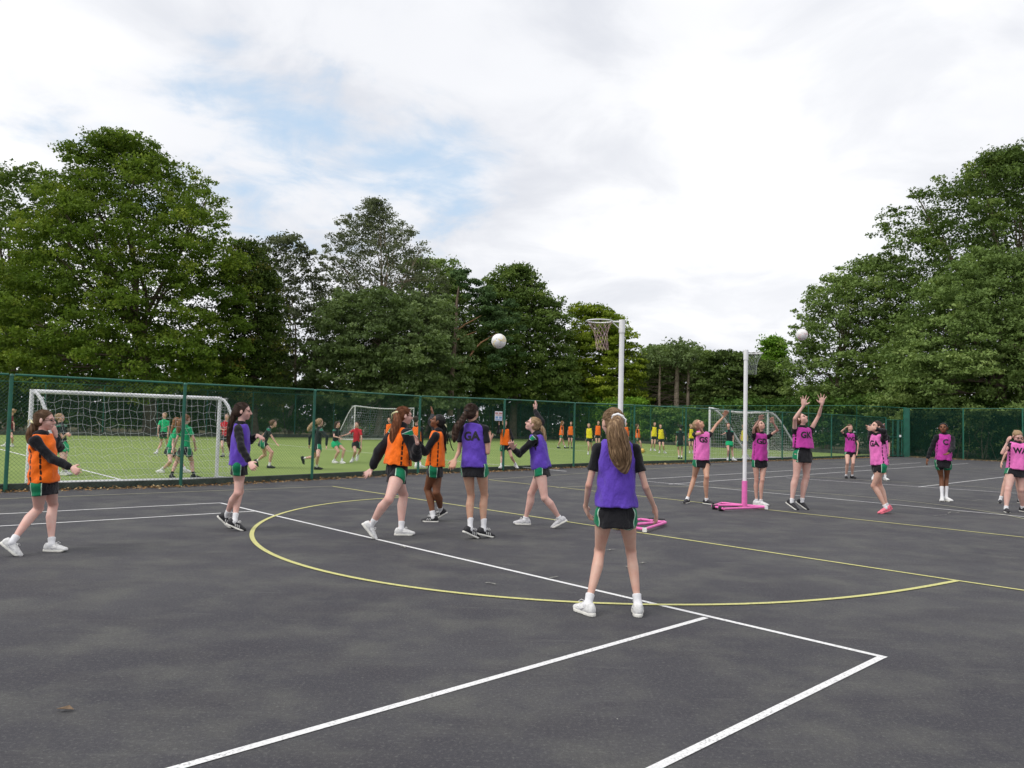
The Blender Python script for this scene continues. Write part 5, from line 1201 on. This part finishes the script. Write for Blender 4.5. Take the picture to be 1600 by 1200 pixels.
# ---- the netball players (picture positions surveyed at 1600x1200)
person('girl nearest the camera, seen from behind in purple bib, long ponytail tied with white ribbon', 6.22, 1.62, (962, 803), 2, (963, 686), (957, 661),
       ((986, 862), (997, 935), 8, 0, .0, 1), ((937, 860), (919, 935), -28, 0, -.02, 1),
       ((1009, 762), 1, (1023, 794), 1, (1028, 817), 'in', .75, .1), ((920, 758), 1, (915, 792), 1, (922, 813), 'in', .7, .1),
       skin_='fair', hair='lightbrown', hyaw=-22, style='pony', pony=dict(path=[(961, 668, -.20), (966, 690, -.20), (971, 716, -.19), (977, 737, -.18)], r=.072, n=420, prof=[(0, .42), (.1, .6), (.35, 1.0), (.7, 1.1), (.88, .8), (1, .25)]), bow='white',
       top='tee', bib='purple', shoes='white', leg=.90, arm=.92, fat=1.0, hemt=.10, seed=1, socks=.085, skl=.066)
person('girl in glasses and orange bib at the left edge, one hand at her chin', 8.25, 1.53, (69, 757), 88, (66, 678), (70, 657),
       ((60, 795), (19, 838), 80, 38, -.22, -1), ((83, 789), (81, 838), 88, 0, .10, 1),
       ((82, 718), -1, (112, 731), -1, (120, 737), 'in', .6, .1), ((92, 700), 1, (87, 683), -1, (85, 667), 'back', .5, .15),
       skin_='pale', hair='brown', hyaw=82, style='pony', pony=dict(path=[(53, 668, 0), (47, 680, 0), (45, 692, 0)], r=.04, hi=False, n=90), bow='yellow', top='hoodie', bib='orange', shoes='white', leg=1.04, fat=1.0, hemt=.03, glasses=True, seed=2, socks=.08)
person('slim girl in purple bib over black hoodie beside the right post of the large goal', 10.25, 1.66, (374, 728), 84, (377, 662), (379.5, 643),
       ((375, 768), (367, 803), 82, 22, -.06, -1), ((371, 771), (354, 791), 80, 42, .12, 1),
       ((377, 699), -1, (390, 723), -1, (396, 731), 'in', .5, .1), ((390, 689), 1, (402, 680), -1, (411, 685), 'down', .5, .2),
       skin_='pale', hair='darkbrown', hyaw=80, style='pony', pony=dict(path=[(366, 646, 0), (360, 665, 0), (358, 690, 0), (362, 708, 0)], r=.034, n=90), top='hoodie', bib='purple', shoes='black', leg=.92, fat=.86, arm=.9, hemt=.02, seed=3, socks=.10)
person('red-haired girl in orange bib and baggy black hoodie, striding with one arm held back', 10.0, 1.64, (620, 740), 66, (627, 667), (631.5, 650),
       ((607, 781), (580, 811), 82, 50, -.22, -1), ((631, 774), (627, 816), 84, 0, .15, 1),
       ((650, 713), -1, (652, 694), -1, (650, 680), 'back', .4, .2), ((592, 706), 1, (581, 733), 1, (568, 745), 'back', .15, .4),
       skin_='pale', hair='ginger', cyaw=50, hyaw=66, style='pony', pony=dict(path=[(621, 658, -.1), (616, 675, -.1), (615, 694, -.1)], r=.055, n=110, prof=[(0, .4), (.15, .8), (.5, 1.0), (.85, .95), (1, .4)]), bow='yellow', top='hoodie', bag=1.9, shpanel=True, bib='orange', shoes='white', leg=1.15, fat=1.0, arm=1.05, hemt=.19, seed=4, socks=.10)
person('girl with long black braids in orange bib, facing left with one arm up', 11.55, 1.58, (680, 733), 275, (684, 673), (684, 659),
       ((682, 770), (689, 789), 282, 32, .25, 1), ((668, 764), (677, 802), 270, 0, .0, -1),
       ((674, 659), 1, (676, 648), 1, (675.5, 638), 'fwd', .4, .2), ((664, 707), -1, (654, 690), -1, (651, 682), 'back', .5, .15),
       skin_='brown', hair='black', hyaw=270, hpitch=24, style='braids', pony=dict(path=[(692, 662), (697, 680), (699, 696), (703, 708)]), top='hoodie', bib='orange', shoes='black', leg=1.14, fat=1.0, hemt=.08, seed=5, socks=.09)
person('girl on tiptoe seen from behind in purple bib printed GA, dark ponytail swinging left', 10.05, 1.69, (741, 730), 14, (740, 661), (737, 645.5),
       ((757, 774), (756, 808), 60, 14, .06, 1), ((736, 775), (735, 809), 55, 24, -.04, 1),
       ((762, 707), 1, (765, 689), 1, (763, 678), 'back', .5, .1), ((717, 706), -1, (711, 718), -1, (706, 730), 'fwd', .5, .15),
       skin_='tan', hair='darkbrown', hyaw=28, style='pony', pony=dict(path=[(723, 656, -.1), (712, 670, -.1), (710, 690, -.1)], r=.045, n=110, prof=[(0, .35), (.2, .7), (.6, 1.0), (.9, .75), (1, .3)]), top='tee', bib='purple', print_='GA', txtback=True, shoes='gum', leg=.96, arm=.95, hemt=.0, seed=6, socks=.13)
person('blonde girl in purple bib leaning back and reaching up, in pale trainers', 11.35, 1.60, (846, 733), 288, (838, 678), (833, 663.5),
       ((830, 771), (821, 803), 275, 0, .15, 1), ((851, 778), (875, 804), 285, 30, -.12, -1),
       ((845, 659), 1, (836, 641), 1, (839, 627), 'fwd', .3, .3), ((808, 712), -1, (802, 701), -1, (798, 692), 'in', .5, .2),
       skin_='pale', hair='blonde', hyaw=278, hpitch=26, style='pony', pony=dict(path=[(846, 668, 0), (850, 682, 0), (850, 697, 0)], r=.035, hi=False, n=90), bow='blonde', top='hoodie', bib='purple', shpanel=True, shoes='grey', leg=1.08, fat=1.0, hemt=.04, glasses=True, seed=7, socks=.045)
G = 'girls playing netball'
person('girl in light pink bib printed GS, head thrown back and one arm stretched out', 15.35, 1.62, (1096, 721), 164, (1097, 673), (1091.5, 664),
       ((1085, 745), (1074, 772), 215, 0, .05, -1), ((1104, 745), (1104, 775), 140, 0, -.05, -1),
       ((1098, 676), -1, (1093, 668), -1, (1089, 661), 'back', .4, .1), ((1119, 664), 1, (1132, 650), -1, (1136, 641), 'fwd', .3, .3),
       skin_='tan', hair='blonde', cyaw=176, hyaw=130, hpitch=45, style='bun', slv=.25, top='tee', bib='pink', print_='GS', shoes='black', leg=1.0, arm=1.0, hemt=.05, seed=8, socks=.045)
person('small girl in magenta bib printed GD just right of the second netball post', 15.3, 1.57, (1187, 722), 170, (1188.5, 676), (1187.5, 665),
       ((1182, 750), (1182, 776), 150, 0, .05, -1), ((1191, 750), (1189, 777), 140, 0, -.05, -1),
       ((1178, 669), -1, (1187, 656), -1, (1190, 648), 'fwd', .4, .2), ((1215, 672), -1, (1208, 660), -1, (1205, 652), 'fwd', .4, .2),
       skin_='fair', hair='brown', cyaw=178, hyaw=150, hpitch=28, style='long', hair_len=.15, slv=.45, top='tee', bib='magenta', print_='GD', shoes='white', leg=.86, arm=.85, fat=.9, hemt=.06, seed=9, socks=.05)
person('tall girl in magenta bib printed GK, on tiptoe reaching both open hands up', 14.7, 1.74, (1254, 710), 158, (1254, 667), (1252, 655),
       ((1244, 744), (1237, 777), 135, 30, .0, -1), ((1260, 745), (1253, 776), 130, 32, .1, -1),
       ((1242, 654), -1, (1256, 633), -1, (1257, 619), 'cam', .05, .6), ((1280, 648), -1, (1284, 632), -1, (1285, 617), 'cam', .05, .75),
       skin_='pale', hair='brown', cyaw=172, hyaw=135, hpitch=35, style='bun', top='tee', bib='magenta', print_='GK', shoes='black', leg=1.12, arm=1.12, fat=1.14, hand=1.25, hemt=.24, skl=.085, slv=.22, seed=10, socks=.06)
person('girl in magenta bib printed WD far back, shading her eyes with a hand', 24.9, 1.68, (1328.6, 708), 180, (1328.6, 676.5), (1328, 668.5),
       ((1324, 724), (1322, 742), 200, 0, 0, -1), ((1333, 724), (1331.5, 742), 165, 0, 0, -1),
       ((1315, 674), -1, (1323, 667), -1, (1328, 667), 'down', .2, .1), ((1341, 694), -1, (1339.5, 706), -1, (1338.5, 712), 'in', .4, .1),
       skin_='fair', hair='brown', style='bun', top='tee', bib='magenta', print_='WD', shoes='allblack', leg=1.0, hemt=.05, seed=11, socks=.05)
person('girl in light pink bib printed GA facing left, both hands over her face, pink trainers', 14.4, 1.62, (1374, 728), 262, (1371, 678), (1369.5, 667),
       ((1374, 757), (1386, 786), 268, 22, .10, -1), ((1365, 759), (1384, 787), 266, 18, -.05, -1),
       ((1360, 667), 1, (1363, 668), -1, (1356, 667), 'back', .4, .1), ((1381, 674), -1, (1368, 670), -1, (1355, 670), 'in', .3, .2),
       skin_='fair', hair='darkbrown', hyaw=262, hpitch=18, cyaw=248, style='pony', pony=dict(path=[(1379, 668, 0), (1382, 676, 0), (1384, 684, 0)], r=.03, n=50), bow='blue', top='hoodie', bib='pink', print_='GA', shoes='pink', leg=.98, fat=.92, hemt=.04, seed=12, socks=.06)
person('girl with a long brown ponytail mostly hidden behind the girl with pink trainers', 24.3, 1.66, (1379, 712), 200, (1379, 678), (1379, 669),
       ((1375, 728), (1364, 746), 200, 0, 0, -1), ((1383, 728), (1383, 747), 170, 0, 0, -1),
       ((1370, 674), -1, (1378, 666), -1, (1382, 662), 'down', .2, .1), None,
       skin_='fair', hair='brown', style='pony', pony=dict(path=[(1386, 684, .0), (1389, 695, 0), (1388, 704, 0)], r=.05), top='tee', bib='pink', shoes='white', seed=13)
person('girl in magenta bib printed C with high white socks, before the end fence', 17.3, 1.70, (1473.5, 722), 196, (1476, 678), (1474, 669),
       ((1471, 746), (1472, 774), 210, 0, 0, -1), ((1479, 746), (1478.5, 773), 170, 0, .05, -1),
       ((1455, 702), 1, (1449, 717), -1, (1447, 727), 'in', .4, .2), ((1489, 700), -1, (1482, 708), -1, (1476, 711), 'up', .4, .1),
       skin_='brown', hair='black', hyaw=215, hpitch=10, style='bun', top='hoodie', bib='magenta', print_='C', shoes='white', leg=.92, arm=.85, fat=.92, hemt=.06, seed=14, socks=.24, bottom='shorts')
person('sturdy girl in light pink bib printed WA at the right edge, looking down', 15.3, 1.63, (1588, 736), 188, (1590, 691), (1590, 682),
       ((1575, 765), (1572, 787), 200, 0, -.1, -1), ((1596, 765), (1598, 787), 170, 0, .1, -1),
       ((1566, 708), -1, (1574, 691), -1, (1577, 683), 'in', .9, .05), None,
       skin_='pale', hair='blonde', hyaw=186, hpitch=-24, style='bun', top='tee', bib='pink', print_='WA', shoes='black', leg=1.25, arm=1.15, fat=1.14, slv=.3, hemt=.06, seed=15, glasses=True, socks=.045)
person('girl mostly hidden behind the girl in WA bib, arm and dark shoes showing', 17.2, 1.46, (1589, 727), 200, (1592, 695), (1594, 687),
       ((1572, 748), (1563, 779), 215, 0, 0, -1), ((1590, 748), (1594, 781), 170, 0, .1, -1),
       ((1571, 709), -1, (1565, 723), -1, (1563, 732), 'in', .4, .1), None,
       skin_='fair', hair='brown', style='bun', top='tee', bib='pink', shoes='black', seed=16)

# ---- the footballers on the turf
GF = 'children playing football on the turf'
def foot(label, d, h, pel, yaw, neck, head, RL, LL, RA=None, LA=None, **k):
    k.setdefault('top', 'tee'); k.setdefault('bottom', 'shorts'); k.setdefault('leg', .95)
    return person(label, d, h, pel, yaw, neck, head, RL, LL, RA, LA, group=GF, z0=TZ, **k)
foot('girl in maroon shirt and white trainers behind the leftmost fence post', 30, 1.55, (16, 672), 250, (18, 650), (20, 643), ((14, 684), (8, 695), 265, 0, .1, -1), ((19, 684), (19, 695), 265, 0, 0, -1), None, ((22, 662), -1, (22, 670), -1, (22, 674), 'in', .3, .1), bib='maroon', shoes='white', hair='blonde', style='bun', seed=31)
foot('girl in dark shirt and green shorts, partly hidden by the girl with glasses', 17.3, 1.45, (98, 697), 95, (95, 662), (94, 653), ((100, 722), (99, 742), 100, 0, 0, 1), ((101, 720), (103, 742), 100, 0, .1, 1), ((98, 684), -1, (104, 678), -1, (108, 680), 'in', .3, .1), None, bib='darktee', shoes='white', hair='blonde', style='bun', seed=32, pants_col=BIBS['green'])
foot('girl in bright green shirt facing the camera behind the goal net, hands down', 27.5, 1.52, (256, 678), 180, (256.5, 656), (257, 649), ((252, 692), (245, 706), 190, 0, 0, -1), ((261, 691), (263, 703), 170, 0, .2, -1), ((247, 668), -1, (247, 678), -1, (248, 683), 'in', .3, .1), None, bib='green', shoes='white', hair='blonde', style='bun', seed=33)
foot('crouching girl in green shirt with long curly auburn hair, left of the second fence post', 18.9, 1.5, (265, 703), 60, (274, 669), (277, 659), ((266, 722), (253, 734), 285, 0, -.1, -1), ((283, 722), (289, 734), 80, 0, .1, -1), ((270, 692), -1, (270, 702), -1, (270, 707), 'in', .3, .1), None, bib='green', shoes='white', hair='auburn', style='long', hair_len=.3, seed=34)
foot('girl in green shirt and black socks turned away, right of the second fence post', 17.2, 1.52, (289, 703), 25, (290, 665), (291, 655), ((300, 722), (303, 740), 60, 0, .05, 1), ((276, 722), (268, 740), 0, 0, -.05, 1), ((303, 687), -1, (305, 699), 1, (306, 704), 'in', .3, .1), ((276, 687), -1, (272, 700), 1, (271, 706), 'in', .3, .1), bib='green', shoes='black', hair='auburn', style='pony', pony=dict(path=[(282, 660, -.1), (279, 670, -.1), (277, 678, -.1)], r=.05), seed=35, socks=.09, sock_mat=SOCKB)
foot('child in red shirt and dark green shorts behind the right post of the large goal', 26.6, 1.55, (352, 684), 180, (352, 659), (355, 651), ((347, 698), (349, 711), 190, 0, 0, -1), ((358, 698), (360, 711), 170, 0, .1, -1), ((344, 670), -1, (350, 672), -1, (354, 670), 'in', .3, .1), None, bib='red', shoes='allblack', hair='brown', style='bun', seed=36)
foot('girl in dark shirt sprinting right, just right of the slim girl in purple', 21.5, 1.55, (411, 692), 82, (422, 668), (427.5, 662), ((425, 707), (421, 727), 90, 0, -.1, -1), ((414, 711), (402, 720), 70, 60, 'ray', 1), ((426, 684), -1, (433, 694), -1, (436, 697), 'in', .3, .1), ((410, 680), 1, (405, 690), 1, (404, 694), 'in', .3, .1), bib='darktee', shoes='allblack', hair='brown', style='bun', leg=1.0, seed=37)
foot('running girl in dark long-sleeved top behind the third fence post, one foot kicked back', 21.4, 1.6, (496, 698), 55, (499, 668), (500, 660), ((497, 713), (495, 728), 80, 0, -.1, -1), ((491, 714), (475, 716), 60, 70, 'ray', 1), ((511, 683), -1, (510, 697), -1, (510, 702), 'in', .3, .1), ((484, 683), 1, (483, 696), 1, (483, 701), 'in', .3, .1), bib='darktee', top='long', shoes='allblack', hair='blonde', style='pony', pony=dict(path=[(490, 662, 0), (484, 668, 0), (481, 674, 0)], r=.06), seed=38)
foot('girl in dark top and green shorts leaning back, knees bent, beside the child in red', 24.6, 1.5, (524, 693), 115, (526, 670), (527.5, 663.5), ((529, 706), (522, 719), 110, 0, 0, -1), ((538, 703), (534, 719), 120, 0, -.1, -1), ((522, 682), -1, (531, 684), -1, (535, 686), 'in', .3, .1), None, bib='darktee', shoes='white', hair='darkbrown', style='long', hair_len=.12, seed=39, pants_col=BIBS['green'])
foot('child in red shirt running with an arm stretched out, left of the distant goal', 25.2, 1.6, (557, 694), 200, (557, 670), (558, 663.5), ((555, 706), (551, 717), 200, 20, 0, -1), ((563, 703), (558, 712), 190, 60, 'ray', 1), ((545, 678), -1, (535, 681), -1, (531, 682), 'in', .3, .1), ((565, 685), -1, (564, 697), -1, (564, 701), 'in', .3, .1), bib='red', shoes='white', hair='darkbrown', style='bun', seed=40)
foot('player in orange bib partly hidden behind the fourth fence post and the girl with braids', 23.2, 1.58, (652, 696), 20, (652, 666), (650, 656), ((655, 711), (657, 727), 60, 0, 0, 1), ((650, 711), (650, 726), 10, 0, 0, 1), None, None, bib='orange', top='long', shoes='white', hair='darkbrown', style='bun', seed=41)
foot('player in orange bib far off, mostly hidden by the ponytail of the red-haired girl', 33, 1.55, (608, 684), 180, (608, 662), (608, 656), ((606, 697), (606, 708), 180, 0, 0, -1), ((611, 697), (611, 708), 180, 0, 0, -1), None, None, bib='orange', shoes='black', hair='brown', style='bun', seed=42)
foot('fair-haired player in orange bib behind the fence post under the square notice', 24.2, 1.6, (790, 697), 170, (789, 670), (788.5, 662), ((784, 713), (783, 729), 200, 0, -.1, -1), ((799, 713), (806, 724), 150, 20, .2, -1), ((778, 676), -1, (780, 664), -1, (780, 659), 'in', .3, .1), ((801, 685), -1, (797, 697), -1, (794, 700), 'in', .3, .1), bib='orange', top='long', shoes='white', hair='blonde', style='bun', seed=43)
foot('left player of the distant orange pair, hair down, seen over the blonde girl', 45.5, 1.62, (877, 681), 90, (878, 665), (879, 660.5), ((875, 690), (872, 698), 100, 0, 0, -1), ((880, 690), (883, 699), 60, 0, 0, 1), None, None, bib='orange', shoes='allblack', hair='auburn', style='long', seed=44)
foot('right player of the distant orange pair, standing square to the camera', 46, 1.6, (891.5, 681), 200, (892, 666), (892.5, 661.5), ((889, 690), (888, 698), 200, 0, 0, -1), ((893, 690), (893, 698), 160, 0, 0, -1), None, None, bib='orange', shoes='allblack', hair='brown', style='bun', seed=45)
foot('player in yellow bib left of the foreground girl, head bowed, white trainers', 37, 1.55, (921, 686), 190, (920.5, 669), (920, 665), ((920, 697), (919, 707), 190, 0, 0, -1), ((924, 697), (925, 704), 170, 0, .3, -1), None, None, bib='yellow', top='long', shoes='white', hair='blonde', style='bun', seed=46)
foot('player in orange bib just behind the yellow player left of the foreground girl', 43, 1.62, (934, 681), 180, (934.5, 665), (935, 660.5), ((932, 691), (931, 700), 190, 0, 0, -1), ((936, 691), (937, 700), 170, 0, 0, -1), None, None, bib='orange', top='long', shoes='black', hair='brown', style='bun', seed=47)
foot('player in orange bib almost hidden behind the head of the foreground girl', 43, 1.6, (978, 683), 180, (978, 667), (978, 662.5), ((976, 693), (976, 702), 190, 0, 0, -1), ((981, 693), (981, 702), 170, 0, 0, -1), None, None, bib='orange', shoes='black', hair='brown', style='bun', seed=48)
foot('player in orange bib kicking at the yellow ball', 42.5, 1.6, (996.5, 685), 110, (996.5, 670), (996, 665.5), ((996, 694), (995, 703), 110, 0, 0, -1), ((1001, 692), (1004, 699), 110, 0, 0, -1), None, None, bib='orange', shoes='allblack', hair='brown', style='bun', seed=49)
foot('left player of the two in yellow bibs right of the foreground girl', 45, 1.66, (1021.5, 683), 170, (1022.5, 667), (1023, 662.5), ((1019, 693), (1017, 702), 200, 0, 0, -1), ((1023, 693), (1022.5, 702), 160, 0, 0, -1), None, None, bib='yellow', shoes='white', hair='brown', style='bun', seed=50)
foot('right player of the two in yellow bibs right of the foreground girl, stepping forward', 41.5, 1.6, (1033, 687), 180, (1032.5, 670.5), (1032, 666), ((1031, 697), (1030.5, 706), 200, 0, 0, -1), ((1036.5, 697), (1038.5, 706), 150, 0, 0, -1), None, ((1040, 678), -1, (1041.5, 684), -1, (1041.5, 687), 'in', .3, .1), bib='yellow', top='long', shoes='white', hair='brown', style='bun', seed=51)
foot('player in dark shirt and black shorts seen from behind, far left of girl in GS', 34.5, 1.55, (1062.5, 692), 0, (1063, 673), (1064, 667.5), ((1065.5, 703), (1065, 713), 0, 0, 0, 1), ((1060, 703), (1061, 713), 0, 0, 0, 1), None, None, bib='darktee', shoes='allblack', hair='black', style='bun', seed=52)
foot('player in yellow bib between the fence post and the girl in GS bib', 42.5, 1.62, (1079.5, 686), 150, (1079.5, 670), (1079.5, 665.5), ((1077.5, 696), (1077.5, 705), 190, 0, 0, -1), ((1082, 696), (1083, 704), 150, 0, 0, -1), None, None, bib='yellow', shoes='white', hair='blonde', style='bun', seed=53)
foot('player in dark shirt and green shorts behind the right-hand goal net, arm held out', 34.3, 1.68, (1140, 692), 190, (1139, 672), (1138, 665), ((1138, 704), (1137, 714), 200, 0, 0, -1), ((1144, 703), (1146, 714), 140, 0, 0, -1), ((1133, 677), -1, (1128, 679), -1, (1126, 679), 'in', .3, .1), None, bib='darktee', shoes='white', hair='ginger', style='bun', seed=54, pants_col=BIBS['green'])
foot('player in yellow bib behind the right-hand goal, hidden by the second netball post', 37, 1.62, (1163, 690), 180, (1162.5, 672), (1162, 666.5), ((1161, 702), (1160.5, 712), 200, 0, 0, -1), ((1166, 702), (1167, 712), 160, 0, 0, -1), None, None, bib='yellow', shoes='white', hair='blonde', style='bun', seed=55)
